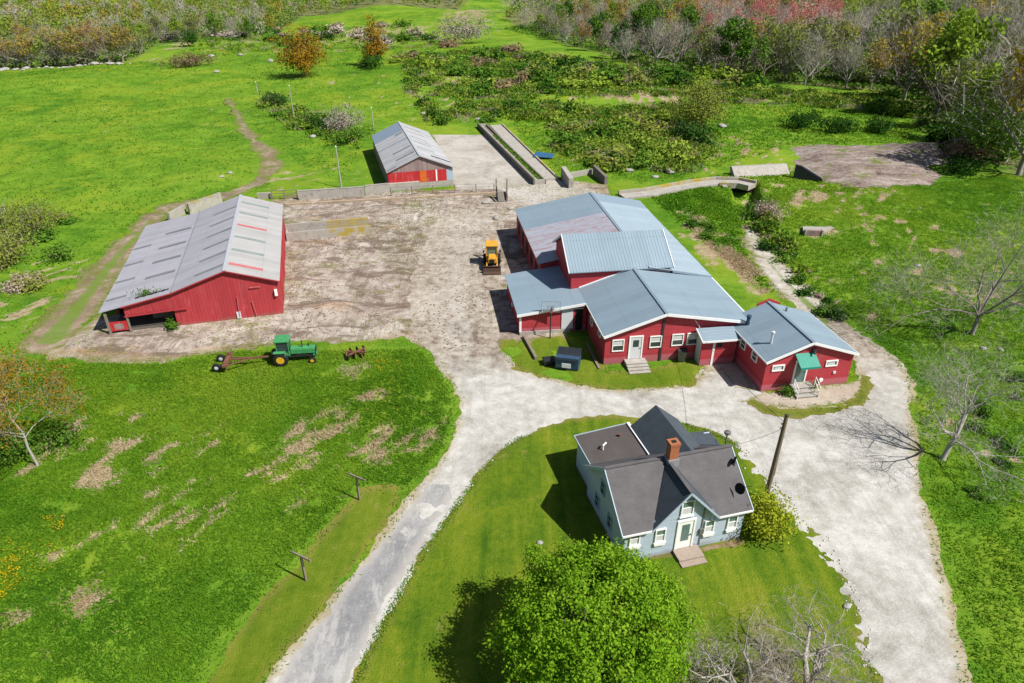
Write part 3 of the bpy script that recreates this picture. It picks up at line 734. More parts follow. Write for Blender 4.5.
layer('concrete_apron', lambda X, Y: np.maximum(sd_poly(X, Y, poly_px(APRON_PX)), sd_poly(X, Y, poly_px(APRON2_PX))), gravel_mat('concrete apron', [(.25, (.27, .23, .18)), (.5, (.37, .32, .265)), (.7, (.44, .39, .335))], (.16, .17, .05), (.36, .28, .2), .4, edgew=.45, bump=.01), .026, .15, .18, .6, 35, bounds=(13, 30, 40, 52))
GRASSRIM = [(752, 402), (765, 410), (785, 414), (812, 413), (840, 409), (858, 402), (866, 390), (865, 378)]
layer('apron_verge', lambda X, Y: sd_line(X, Y, [g2(*p) for p in GRASSRIM], [.6, 1.0, 1.1, 1.0, 1.0, .9, .7, .5]), lawn_mat('green verge', 0, .2, [(.33, (.05, .09, .008)), (.5, (.09, .14, .012)), (.65, (.14, .18, .02))]), .030, .15, .5, .7, 39, bounds=(16, 31, 38, 52))
ASPH_PX = [(205, 790), (240, 725), (268, 690), (296, 652), (326, 618), (345, 590), (372, 556), (400, 522), (425, 488), (446, 462), (466, 470), (452, 495), (436, 520), (412, 553), (388, 597), (364, 640), (344, 690), (320, 740), (300, 790)]
def worn(X, Y, S):
    fade = np.interp(Y, [14, 26, 32, 38], [.9, .6, .12, -.4])
    return np.minimum(S, 1.2 * fbm(X, Y, 1.1, 91, 4) + fade * 1.6)
layer('asphalt_drive', lambda X, Y: sd_poly(X, Y, poly_px(ASPH_PX)), gravel_mat('worn grey asphalt', [(.25, (.17, .17, .175)), (.5, (.235, .235, .24)), (.7, (.33, .325, .32))], (.38, .36, .33), (.2, .2, .205), .35, dust=R(-38), edgew=.6, bump=.015), .018, .15, .35, .8, 43, bounds=(-16, -1, 10, 34), extra=worn)

BED_PX = [(640, 561), (672, 556), (700, 552), (742, 546), (747, 541), (742, 538), (700, 548), (640, 558)]
layer('soil_bed', lambda X, Y: sd_poly(X, Y, poly_px(BED_PX)), gravel_mat('bare brown soil', [(.25, (.10, .06, .035)), (.5, (.19, .125, .075)), (.7, (.27, .2, .13))], (.12, .13, .03), (.12, .08, .05), .4, edgew=.35, bump=.05), .027, .12, .2, .9, 51, bounds=(4, 16, 24, 31))
# ------------------------------------------------------------------ buildings
class FR:      # building frame: a right along the front, b back, z up
    def __init__(s, ox, oy, az): s.o = Vector((ox, oy, 0)); s.az = az; s.v = Vector((math.sin(az), math.cos(az), 0)); s.u = Vector((math.cos(az), -math.sin(az), 0))
    def w(s, a, b, z): return s.o + s.u * a + s.v * b + Vector((0, 0, z))
    def loc(s, p): d = Vector(p) - s.o; return (d.dot(s.u), d.dot(s.v), d.z)
    def front(s, px, py, b=0):   # where a sight line meets the wall plane b
        r = ray(px, py); t = (b - (CAMP - s.o).dot(s.v)) / r.dot(s.v); q = s.loc(CAMP + r * t); return q[0], q[2]
    def side(s, px, py, a=0):
        r = ray(px, py); t = (a - (CAMP - s.o).dot(s.u)) / r.dot(s.u); q = s.loc(CAMP + r * t); return q[1], q[2]
    def thing(s, name, label, cat, group=None): return thing(name, label, cat, s.o, -s.az, group)
def tf_front(b): return lambda q, n, z: (q, b - n, z)     # n outwards = towards the viewer
def tf_left(a): return lambda q, n, z: (a - n, q, z)
def tf_right(a): return lambda q, n, z: (a + n, q, z)

def window(par, tf, c, zc, w, h, m='white', glass='glass', sill=False, muntin=True, ft=.075, box=False):
    f = MB(); x0, x1, z0, z1 = c - w / 2, c + w / 2, zc - h / 2, zc + h / 2
    f.box(x0, x1, .0, .08, z0, z0 + ft, tf); f.box(x0, x1, 0, .08, z1 - ft, z1, tf)
    f.box(x0, x0 + ft, 0, .08, z0 + ft, z1 - ft, tf); f.box(x1 - ft, x1, 0, .08, z0 + ft, z1 - ft, tf)
    if muntin: f.box(x0 + ft, x1 - ft, .005, .045, zc - .03, zc + .03, tf)
    o = f.build('window', m, par)
    if sill: MB().box(x0 - .05, x1 + .05, .0, .13, z0 - .07, z0 - .004, tf).build('sill', m, o)
    if box: MB().box(x0 - .01, x1 + .01, .003, .13, z0 - .22, z0 - .075, tf).build('window_box', 'white', o)
    MB().box(x0 + ft * .5, x1 - ft * .5, 0, .018, z0 + ft * .5, z1 - ft * .5, tf).build('pane', glass, o)
    return o
def blind(win, tf, c, z0, z1, w): MB().box(c - w / 2, c + w / 2, .019, .024, z0, z1, tf).build('blind', 'blind', win)
def door(par, tf, c, z0, w, h, m='offwhite', trim='white', glass=None, handle=True):
    f = MB(); ft = .11
    f.box(c - w / 2 - ft, c - w / 2, 0, .07, z0, z0 + h + ft, tf); f.box(c + w / 2, c + w / 2 + ft, 0, .07, z0, z0 + h + ft, tf); f.box(c - w / 2, c + w / 2, 0, .07, z0 + h, z0 + h + ft, tf)
    o = MB().box(c - w / 2, c + w / 2, 0, .03, z0, z0 + h, tf).build('door', m, par)
    f.build('door_frame', trim, o)
    if glass:
        gx, gz0, gz1, gm = glass
        MB().box(c - gx / 2, c + gx / 2, .029, .036, z0 + gz0, z0 + gz1, tf).build('pane', gm, o)
    if handle: MB().box(c + w / 2 - .14, c + w / 2 - .09, .03, .09, z0 + h * .46, z0 + h * .5, tf).build('handle', 'darksteel', o)
    return o
def steps(name, par, fr_xy, n, w, run, top, m, side='concdark'):
    """steps running towards -y from y0"""
    x0, y0 = fr_xy; mb = MB(); rise = top / n
    for i in range(n):
        z1 = top - i * rise; dy0 = y0 - (i * run if i else 0) - (run * .9 if i else 0)
    y = y0
    for i in range(n):
        z1 = top - i * rise; d = run * (2.2 if i == 0 else 1)
        mb.box(x0 - w / 2, x0 + w / 2, y - d, y - .002, .0, z1 - .05); mb.box(x0 - w / 2 - .03, x0 + w / 2 + .03, y - d - .04, y - .003, z1 - .048, z1)
        y -= d
    return mb.build(name, m, par)

# ---- dairy barn -------------------------------------------------------------
D = FR(12.56, 49.28, -.14)
T = D.thing('dairy_barn', 'long red barn under blue grey metal roofs with a raised cross gable', 'barn')
# front section
fl, frr, fz, hl, hr_ = -4.9, 7.3, 4.5, 2.86, 3.18
def fz_at(a): return fz + (hl - fz) * (a / fl) if a < 0 else fz + (hr_ - fz) * (a / frr)
MB().prism([(fl, 0), (frr, 0), (frr, hr_), (0, fz), (fl, hl)], -.15, 0, tf_front(.25)).build('front_wall', 'red', T)
MB().box(fl, fl + .15, .403, 9.3, 0, hl).build('side_wall', 'redplain', T)
MB().box(frr - .15, frr, .403, 31.5, 0, 3.1).build('side_wall', 'redplain', T)
ZR, ZL, ZRR = 4.66, 2.93, 3.36
MB().slab([(-5.14, -.12, ZL), (0, -.12, ZR), (0, 9.22, ZR), (-5.14, 9.22, ZL)], .07).build('roof', 'blueroof', T)
MB().slab([(.0, -.12, ZR - .001), (7.6, -.12, ZRR), (7.6, 8.9, ZRR), (.0, 8.9, ZR - .001)], .07).build('roof', 'blueroof', T)
MB().beam((0, -.13, ZR + .02), (0, 9.2, ZR + .02), .28, .05).build('ridge_cap', 'crossroof', T)
fa = MB(); fa.beam((-5.16, -.15, ZL - .10), (0, -.15, ZR - .10), .06, .24); fa.beam((0, -.15, ZR - .10), (7.62, -.15, ZRR - .10), .06, .24); fa.build('gable_trim', 'whitetrim', T)
fa = MB(); fa.beam((-5.18, -.1, ZL - .09), (-5.18, 6.1, ZL - .09), .05, .13); fa.build('eave_trim', 'whitetrim', T)
# dark downpipe / joint on the front wall and conduit
a0, z0 = D.front(664.5, 318, .25); a1, z1 = D.front(663, 358, .25)
MB().box(a0 - .09, a0 + .09, .003, .07, .05, fz_at(a0) - .15, tf_front(.25)).build('wall_joint', 'darksteel', T)
a0, z0 = D.front(695, 320, .25); a1, z1 = D.front(699, 326, .25); a2, z2 = D.front(699.5, 333, .25)
MB().tube([(a0, .18, z0), (a1, .18, z1), (a2, .18, z2)], .035, 6).build('service_conduit', 'offwhite', T)
for px, py in ((618, 345.3), (655.5, 341.5), (677.5, 339.6), (692.5, 338.5)):
    a, z = D.front(px, py, .25); wd = window(T, tf_front(.25), a, z, 1.02, 1.12, 'white', 'glass')
    blind(wd, tf_front(.25), a, z + .05, z + .4, .8)
a, zt = D.front(636.5, 337.5, .25); _, zb = D.front(636, 358, .25)
door(T, tf_front(.25), a, zb, .98, 2.05, 'offwhite', 'white', (.5, 1.1, 1.75, 'glass'))
st = steps('front_steps', T, (a, .24), 4, 1.75, .34, zb - .03, 'conc')
MB().beam((7.66, -.1, ZRR - .07), (7.66, 31.8, ZRR + .05), .1, .09).build('gutter', 'whitetrim', T)
# side windows on the shaded left wall
for px, py in ((592, 321), (600, 331)):
    b, z = D.side(px, py, fl); window(T, tf_left(fl), b, min(z, 2.2), .8, .8, 'white', 'glass')
# rear shed
MB().box(-7.65, -7.5, 15.1, 31.55, 0, 3.0).build('side_wall', 'redplain', T)
MB().prism([(-7.65, 0), (7.3, 0), (7.3, 3.15), (1.39, 4.62), (-7.65, 3.0)], 0, .15, tf_front(31.7)).build('rear_wall', 'redplain', T)
MB().prism([(-7.65, 0), (-4.95, 0), (-4.95, 3.4), (-7.65, 3.0)], 0, .15, tf_front(15.2)).build('shed_end_wall', 'redplain', T)
MB().slab([(-7.9, 14.95, 3.13), (1.39, 14.95, 4.8), (1.39, 31.85, 4.8), (-7.9, 31.85, 3.13)], .07).build('roof', 'shedroof', T)
MB().slab([(1.39, 8.95, 4.8), (7.64, 8.95, 3.5), (7.64, 31.85, 3.5), (1.39, 31.85, 4.8)], .07).build('roof', 'shedroof_right', T)
MB().beam((1.39, 9.3, 4.82), (1.39, 31.86, 4.82), .3, .05).build('ridge_cap', 'crossroof', T)
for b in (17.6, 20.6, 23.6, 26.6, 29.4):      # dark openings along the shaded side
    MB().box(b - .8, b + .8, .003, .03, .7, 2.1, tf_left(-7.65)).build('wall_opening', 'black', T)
# cross gable
cl, cr, cf, cb, ch, cp = -5.85, 3.5, 9.3, 16.5, 4.72, 6.78
MB().box(cl + .15, cr - .15, cf, cf + .15, 2.6, ch).build('upper_front_wall', 'redplain', T)
MB().box(cl + .15, cr - .15, cb - .15, cb, 2.6, ch).build('upper_rear_wall', 'redplain', T)
for aa, s in ((cl, 0), (cr - .15, 0)):
    MB().prism([(cf, 2.2), (cb, 2.2), (cb, ch), ((cf + cb) / 2, cp), (cf, ch)], -.15, 0, tf_left(aa)).build('upper_gable_wall', 'redplain', T)
cm = (cf + cb) / 2; ro = .32; dz = ro * (cp - ch) / (cm - cf)
zE = ch - dz + .1; zP = cp + .1
MB().slab([(cl - .28, cf - ro, zE), (cr + .28, cf - ro, zE), (cr + .28, cm, zP), (cl - .28, cm, zP)], .08).build('roof', 'crossroof', T)
MB().slab([(cl - .28, cm, zP - .001), (cr + .28, cm, zP - .001), (cr + .28, cb + ro, zE), (cl - .28, cb + ro, zE)], .08).build('roof', 'crossroof', T)
for aa in (cl - .31, cr + .31):
    fa = MB(); fa.beam((aa, cf - ro - .02, zE - .05), (aa, cm, zP - .05), .06, .2); fa.beam((aa, cm, zP - .05), (aa, cb + ro, zE - .05), .06, .2); fa.build('gable_trim', 'whitetrim', T)
MB().beam((-5.1, 9.24, ZL + .03), (0, 9.24, ZR + .04), .08, .12).beam((0, 9.24, ZR + .04), (3.6, 9.24, 4.07), .08, .12).build('flashing', 'whitetrim', T)
MB().beam((3.7, 8.9, 4.22), (7.64, 8.9, 3.40), .06, .18).build('roof_step_trim', 'blueroof', T)
# left annex
MB().prism([(-11.1, 0), (-5.0, 0), (-5.0, 2.72), (-11.1, 2.05)], -.15, 0, tf_front(6.35)).build('annex_front_wall', 'red', T)
MB().box(-11.1, -10.95, 6.503, 14.7, 0, 2.05).build('annex_side_wall', 'redplain', T)
MB().prism([(-11.1, 0), (-5.0, 0), (-5.0, 2.72), (-11.1, 2.05)], 0, .15, tf_front(14.85)).build('annex_rear_wall', 'redplain', T)
MB().slab([(-11.35, 6.05, 2.17), (-5.15, 6.05, 2.925), (-5.15, 14.93, 2.925), (-11.35, 14.93, 2.17)], .07).build('annex_roof', 'blueroof', T)
MB().beam((-11.38, 6.02, 2.08), (-5.2, 6.02, 2.835), .06, .24).build('annex_fascia', 'whitetrim', T)
MB().box(-11.13, -10.93, 0, .035, 0, 2.0, tf_front(6.35)).build('corner_board', 'whitetrim', T)
MB().box(-11.1, -6.5, .003, .1, 0, .32, tf_front(6.35)).build('foundation', 'conc', T)
a, z = D.front(568, 317, 6.35)
o = MB().box(a - .6, a + .45, .01, .07, .35, 2.3, tf_front(6.35)).build('sliding_door', 'offwhite', T)
MB().box(a + .7, a + 1.35, .003, .02, .1, 2.25, tf_front(6.35)).build('recess_shade', 'black', T)  # black panel paints the shadow in the recess beside the front section
MB().box(a - 2.2, a + 1.4, .03, .08, 2.28, 2.36, tf_front(6.35)).build('door_track', 'whitetrim', T)
b, z = D.side(514.5, 309, -11.1); MB().box(b - .15, b + .15, .003, .28, 1.35, 1.7, tf_left(-11.1)).build('wall_lamp', 'offwhite', T)
# link to the office
MB().prism([(2.95, 0), (5.9, 0), (5.9, 2.45), (2.95, 2.45)], -.12, 0, tf_front(-1.05)).build('link_wall', 'red', T)
MB().box(2.95, 3.07, -.925, .09, 0, 2.45).build('link_side_wall', 'offwhite', T)
MB().slab([(2.78, -1.45, 2.58), (6.0, -1.45, 2.58), (6.0, .08, 3.0), (2.78, .08, 3.0)], .07).build('link_roof', 'blueroof', T)
fa = MB(); fa.beam((2.76, -1.48, 2.52), (6.0, -1.48, 2.52), .06, .16); fa.beam((2.75, -1.5, 2.52), (2.75, .08, 2.94), .06, .16); fa.build('link_fascia', 'whitetrim', T)
a, z = D.front(713, 352, -1.05); MB().box(a - .09, a + .09, 0, .04, .05, 2.4, tf_front(-1.05)).build('corner_board', 'white', T)
a, z = D.front(719.5, 344.5, -1.05); window(T, tf_front(-1.05), a, z, .62, .62, 'redplain', 'glass', muntin=False)

# ---- office ------------------------------------------------------------------
O = FR(22.96, 45.2, -.17)
T = O.thing('red_office', 'red gabled office with green door awning and blue grey metal roof', 'building')
wl, wr, L, hr0, he0 = 3.58, 4.08, 7.01, 4.31, 2.9
MB().prism([(-wl + .15, 0), (wr - .15, 0), (wr - .15, he0 - .03), (0, hr0 - .1), (-wl + .15, he0 - .03)], -.15, 0, tf_front(.15)).build('front_wall', 'red', T)
MB().prism([(-wl + .15, 0), (wr - .15, 0), (wr - .15, he0 - .03), (0, hr0 - .1), (-wl + .15, he0 - .03)], 0, .15, tf_front(L - .1)).build('rear_wall', 'red', T)
MB().box(-wl + .15, -wl + .3, .303, L - .253, 0, he0 - .03).build('side_wall', 'red', T)
MB().box(wr - .3, wr - .15, .303, L - .253, 0, he0 - .03).build('side_wall', 'red', T)
MB().slab([(-wl - .03, -.12, he0), (0, -.12, hr0), (0, L, hr0), (-wl - .03, L, he0)], .07).build('roof', 'blueroof', T)
MB().slab([(0, -.12, hr0 - .001), (wr + .03, -.12, he0), (wr + .03, L, he0), (0, L, hr0 - .001)], .07).build('roof', 'blueroof', T)
MB().beam((0, -.13, hr0 + .02), (0, L, hr0 + .02), .26, .05).build('ridge_cap', 'crossroof', T)
fa = MB(); fa.beam((-wl - .06, -.15, he0 - .08), (0, -.15, hr0 - .08), .06, .2); fa.beam((0, -.15, hr0 - .08), (wr + .06, -.15, he0 - .08), .06, .2)
fa.beam((wr + .05, -.12, he0 - .07), (wr + .05, L, he0 - .07), .05, .12); fa.beam((-wl - .05, -.12, he0 - .07), (-wl - .05, L, he0 - .07), .05, .12); fa.build('gable_trim', 'whitetrim', T)
TF = tf_front(.15)
for px, py in ((778, 367.8), (831.5, 363)):
    a, z = O.front(px, py, .15); wd = window(T, TF, a, z, 1.02, .55, 'white', 'glass', muntin=False, ft=.1); blind(wd, TF, a, z - .15, z + .12, .6)
a, z = O.front(797, 384, .15)
door(T, TF, a, .62, .92, 1.95, 'glassg', 'white', (.62, .5, 1.75, 'glassg'))
AD = a
sd_ = steps('porch_steps', T, (a + .12, .14), 3, 1.7, .34, .6, 'conc')
for sx in (-.8, 1.0):
    rl = MB(); rl.tube([(a + sx, -.55, .6), (a + sx, -.55, 1.4)], .035, 6); rl.tube([(a + sx, -1.35, 0), (a + sx, -1.35, .95)], .035, 6); rl.tube([(a + sx, -.55, 1.38), (a + sx, -1.35, .93)], .03, 6)
    rl.tube([(a + sx, -.55, 1.0), (a + sx, -1.35, .5)], .025, 6); rl.build('hand_rail', 'white', T)
# awning: sloped roof with two cheeks
aw = MB(); z1 = 3.28; z2 = 2.62
aw.slab([(a - .78, -.95, z2), (a + .86, -.95, z2), (a + .86, .13, z1), (a - .78, .13, z1)], .05)
aw.beam((a - .78, -.97, z2 - .07), (a + .86, -.97, z2 - .07), .03, .16)
aw.build('awning', 'green', T)
br = MB(); br.tube([(a - .7, .12, 2.5), (a - .7, -.9, z2 - .06)], .02, 5).build('awning_bracket', 'darksteel', T); br = MB(); br.tube([(a + .78, .12, 2.5), (a + .78, -.9, z2 - .06)], .02, 5); br.build('awning_bracket', 'darksteel', T)
a, z = O.front(813.5, 349.5, .15); MB().box(a - .14, a + .14, 0, .25, z - .12, z + .08, TF).tube([(a, -.1, z), (a - .12, -.3, z - .15)], .07, 7).build('flood_lamp', 'darksteel', T)
a, z = O.front(819.5, 379, .15); MB().lathe((a, .06, z), (0, -1, 0), [(0, .17), (.08, .2), (.15, .12)], 12).tube([(a - .05, 0, z - .1), (a - .25, -.05, z - .5)], .06, 6).build('hose_reel', 'white', T)
a, z = O.front(834, 372, .15); MB().box(a - .11, a + .11, .003, .09, z - .1, z + .1, TF).build('wall_vent', 'offwhite', T)
for px, py in ((743.5, 344), (755, 356)):
    b, z = O.side(px, py, -wl + .15); window(T, tf_left(-wl + .15), b, min(z, 2.25), .85, .8, 'white', 'glass')
b, z = O.side(736, 344, -wl + .15); MB().box(-wl + .04, -wl + .14, b - .06, b + .06, .1, 2.7).build('downpipe', 'white', T)
MB().tube([(-2.35, 1.8, 3.2), (-2.35, 1.8, 4.3)], .09, 8).lathe((-2.35, 1.8, 4.3), (0, 0, 1), [(0, .15), (.12, .15), (.16, .05)], 10).build('flue_pipe', 'offwhite', T)
MB().tube([(-2.6, 5.2, 3.2), (-2.6, 5.2, 3.95)], .16, 8).lathe((-2.6, 5.2, 3.95), (0, 0, 1), [(0, .2), (.18, .2)], 10).build('roof_vent', 'dumpblue', T)
MB().tube([(.9, 5.6, 3.9), (.9, 5.6, 4.35)], .09, 8).build('roof_vent', 'steel', T)
MB().prism([(-.9, 2.4), (1.2, 2.4), (1.2, 4.05), (.2, 4.5), (-.9, 4.1)], 0, .12, tf_front(7.2)).build('rear_parapet', 'redplain', T)

# ---- blue house -----------------------------------------------------------------
B = FR(6.13, 27.23, -.26)
T = B.thing('blue_house', 'small pale blue clapboard house with dark shingle roof and brick chimney', 'house')
W, DD, he, hr, pa, pw, ph = 7.73, 5.93, 2.49, 4.68, 3.68, 2.05, 4.65
sl_ = (hr - he) / (DD / 2)
wi = .16
MB().box(wi, W - wi, .0 + .16, .31, 0, he + .05).build('front_wall', 'blueclap', T)
for aa in (wi, W - wi - .15):
    MB().prism([(.313, 0), (DD - .16, 0), (DD - .16, he + .05), (DD / 2, hr - .12), (.313, he + .12)], -.15, 0, tf_left(aa)).build('gable_wall', 'blueclap', T)
MB().box(wi, W - wi, DD - .155, DD - .01, 0, he).build('rear_wall', 'blueclap', T)
MB().prism([(pa - pw + .1, he + .053), (pa + pw - .1, he + .053), (pa, ph - .12)], -.15, 0, tf_front(.16)).build('dormer_wall', 'blueclap', T)
# main roof, front slope in two pieces either side of the dormer valleys (both continue under it)
zr = hr; ez = he; zdv = .0
def mz(b): return he + sl_ * b if b <= DD / 2 else hr - sl_ * (b - DD / 2)
vb = .0
rf = MB()
ridge_b = DD / 2
def slabpoly(mb, poly, th):
    k = len(poly); o = len(mb.v); mb.v += [(p[0], p[1], p[2] - th) for p in poly] + [tuple(p) for p in poly]
    mb.f += [tuple(o + i for i in range(k))[::-1], tuple(o + k + i for i in range(k))] + [(o + i, o + (i + 1) % k, o + k + (i + 1) % k, o + k + i) for i in range(k)]
slabpoly(rf, [(-.12, -.1, mz(-.1)), (pa - pw, -.1, mz(-.1)), (pa - .03, ridge_b, hr), (-.12, ridge_b, hr)], .1)
slabpoly(rf, [(pa + pw, -.1, mz(-.1)), (W + .12, -.1, mz(-.1)), (W + .12, ridge_b, hr), (pa + .03, ridge_b, hr)], .1)
rf.slab([(-.12, ridge_b, hr - .001), (W + .12, ridge_b, hr - .001), (W + .12, DD + .1, mz(DD + .1)), (-.12, DD + .1, mz(DD + .1))], .1)
rf.build('roof', 'slate', T)
dr = MB()
slabpoly(dr, [(pa - pw, -.13, mz(-.1)), (pa, -.13, ph + .03), (pa, ridge_b - .02, ph + .03)], .09)
slabpoly(dr, [(pa, -.13, ph + .03), (pa + pw, -.13, mz(-.1)), (pa, ridge_b - .02, ph + .03)], .09)
dr.build('dormer_roof', 'slate2', T)
MB().beam((-.13, ridge_b, hr + .015), (W + .13, ridge_b, hr + .015), .24, .04).build('ridge_cap', 'slate', T)
MB().beam((pa, -.14, ph + .045), (pa, ridge_b - .1, ph + .045), .2, .04).build('dormer_ridge_cap', 'slate', T)
tr = MB()
tr.beam((-.14, -.13, mz(-.1) - .08), (pa - pw, -.13, mz(-.1) - .08), .05, .12); tr.build('eave_trim', 'whitetrim', T)
MB().beam((pa + pw, -.13, mz(-.1) - .08), (W + .14, -.13, mz(-.1) - .08), .05, .12).build('eave_trim', 'whitetrim', T)
MB().beam((pa - pw, -.16, mz(-.1) - .07), (pa, -.16, ph - .05), .05, .11).beam((pa, -.16, ph - .05), (pa + pw, -.16, mz(-.1) - .07), .05, .11).build('dormer_trim', 'blueclap', T)
for aa in (-.15, W + .15):
    tr = MB(); tr.beam((aa, -.1, mz(-.1) - .07), (aa, ridge_b, hr - .07), .05, .17); tr.beam((aa, ridge_b, hr - .07), (aa, DD + .1, mz(DD + .1) - .07), .05, .17); tr.build('barge_board', 'bluepanel', T)
TF = tf_front(.16)
for px, py, bx in ((634.5, 538.5, True), (660, 535, True), (709, 526, True), (732, 521.5, True)):
    a, z = B.front(px, py, .16); wd = window(T, TF, a, z, .64, .98, 'white', 'glassg', True, box=bx, ft=.07)
    blind(wd, TF, a, z - .40, z + .0, .5)
a, z = B.front(687.5, 507.5, .16); wd = window(T, TF, a, z, .78, 1.1, 'white', 'glassg', True, ft=.07); blind(wd, TF, a, z - .45, z, .6)
a, z = B.front(684, 538, .16)
_, zb = B.front(683, 550.5, .16); zb = max(.25, zb)
door(T, TF, a, zb, .92, 2.05, 'white', 'white', (.5, .55, 1.8, 'glassg'))
steps('front_steps', T, (a + .15, .15), 2, 1.5, .38, zb - .03, 'steptread')
a2, z2 = B.front(700, 535, .16); MB().box(a2 - .04, a2 + .04, 0, .04, .2, 3.4, TF).box(a2 - .13, a2 + .13, .0, .12, 1.1, 1.5, TF).build('electric_meter', 'steel', T)
for px, py in ((597.5, 500.5), (610, 521.5), (603.5, 488)):
    b, z = B.side(px, py, wi); window(T, tf_left(wi), b, z, .62, .95, 'bluepanel', 'glass', ft=.06)
# chimney
ca, cbk = 3.9, 2.75
c = MB(); c.box(ca - .27, ca + .27, cbk - .25, cbk + .25, 3.9, 5.75); c.build('chimney', 'brick', T)
ck = bpy.data.objects['chimney']
MB().box(ca - .31, ca + .31, cbk - .29, cbk + .29, 5.753, 5.93).build('chimney_cap', 'brick', ck)
MB().box(ca - .15, ca + .15, cbk - .13, cbk + .13, 5.9, 5.938).build('flue_hole', 'black', ck)
MB().box(ca - .34, ca + .34, cbk - .33, cbk + .33, 4.3, 4.82).build('flashing', 'lead', ck)
# rear ell with gable roof running back
ea, ew, eL, ez_, eh = 5.68, 1.75, 8.5, 2.75, 4.25
MB().prism([(ea - ew + .1, 0), (ea + ew - .1, 0), (ea + ew - .1, ez_), (ea, eh - .1), (ea - ew + .1, ez_)], 0, .15, tf_front(eL - .1)).build('ell_rear_wall', 'blueclap', T)
MB().box(ea - ew + .1, ea - ew + .25, DD, eL - .25, 0, ez_).build('ell_side_wall', 'blueclap', T)
MB().box(ea + ew - .25, ea + ew - .1, DD, eL - .25, 0, ez_).build('ell_side_wall', 'blueclap', T)
MB().slab([(ea - ew - .05, 3.6, ez_), (ea, 3.6, eh), (ea, eL, eh), (ea - ew - .05, eL, ez_)], .09).build('ell_roof', 'slate2', T)
MB().slab([(ea, 3.6, eh - .001), (ea + ew + .05, 3.6, ez_), (ea + ew + .05, eL, ez_), (ea, eL, eh - .001)], .09).build('ell_roof', 'slate2', T)
# flat roofed lean-to on the left
MB().box(.45, .57, DD + .1, 8.75, 0, 2.25).box(.57, 3.9, 8.63, 8.75, 0, 2.4).build('shed_wall', 'blueclap', T)
MB().slab([(.3, DD - .25, 2.42), (4.0, DD - .25, 2.74), (4.0, 8.95, 2.74), (.3, 8.95, 2.42)], .1).build('shed_roof', 'rolled', T)
MB().beam((.27, DD - .2, 2.4), (.27, 8.98, 2.4), .05, .13).beam((.27, 8.98, 2.4), (4.0, 8.98, 2.72), .05, .13).build('shed_fascia', 'bluepanel', T)
MB().beam((4.03, 5.5, 2.80), (4.03, 8.96, 2.80), .2, .1).build('flashing', 'whitetrim', T)
MB().tube([(1.5, 7.0, 2.55), (1.5, 7.0, 2.9), (1.75, 7.15, 2.95)], .06, 6).build('roof_vent', 'white', T)
MB().tube([(3.0, 7.9, 2.6), (3.0, 7.9, 2.85)], .1, 7).build('roof_vent', 'rust', T)
# lean-to on the right
MB().box(7.5, 9.4, 7.5, 7.6, 0, 2.0).box(9.3, 9.4, 6.1, 7.497, 0, 1.9).box(7.5, 9.297, 6.0, 6.1, 0, 1.9).build('porch_wall', 'blueclap', T)
MB().slab([(7.5, 5.9, 2.15), (9.5, 5.9, 1.95), (9.5, 7.75, 1.95), (7.5, 7.75, 2.15)], .08).build('porch_roof', 'slate2', T)
MB().tube([(W - .05, ridge_b + .3, 4.2), (W - .05, ridge_b + .3, 5.35)], .045, 7).build('stove_pipe', 'steel', T)
MB().lathe((W - .05, ridge_b + .3, 5.35), (0, 0, 1), [(0, .12), (.03, .2), (.16, .2), (.2, .06)], 10).build('stove_pipe_cap', 'steel', T)
# satellite dish
dp = Vector((W - .45, .75, mz(.75)))
dm = MB(); dm.tube([dp, dp + Vector((.15, -.1, .5))], .03, 6); dm.tube([dp + Vector((.15, -.1, .45)), dp + Vector((.75, -.15, .5))], .02, 5)
prof = [(0, .02), (-.02, .12), (-.05, .25), (-.09, .33), (-.1, .33), (-.06, .24), (-.04, .12), (-.03, .02)]
dm.lathe(dp + Vector((.0, -.18, .5)), (-.8, -.3, .3), [(-p[0], p[1]) for p in prof], 18); dm.build('satellite_dish', 'black', T)
dm = MB(); dm.lathe(Vector((W - .1, 2.0, mz(2.0) + .35)), (-.7, .5, .3), [(.0, .02), (.03, .22), (.06, .3), (.07, .3), (.05, .15), (.03, .02)], 16); dm.tube([(W - .1, 2.0, mz(2) - .05), (W - .1, 2.0, mz(2) + .35)], .03, 6); dm.build('satellite_dish', 'black', T)

# ---- big cow barn on the left -------------------------------------------------------
A = FR(-26.06, 56.95, -.27)
T = A.thing('cow_barn', 'large red barn with wide grey roof, skylight strips and open lean-to', 'barn')
L = 22.82; wr, w1, w2, hr, he, h1, h2 = 4.46, 4.79, 10.99, 5.1, 3.56, 3.5, 2.31
def bz(a): return hr + (he - hr) * a / wr if a > 0 else (hr + (h1 - hr) * (-a / w1) if a > -w1 else h1 + (h2 - h1) * ((-a - w1) / (w2 - w1)))
d0, d1 = A.front(130, 326)[0], A.front(177.5, 325)[0]
zt0 = 1.62; zt1 = 1.75
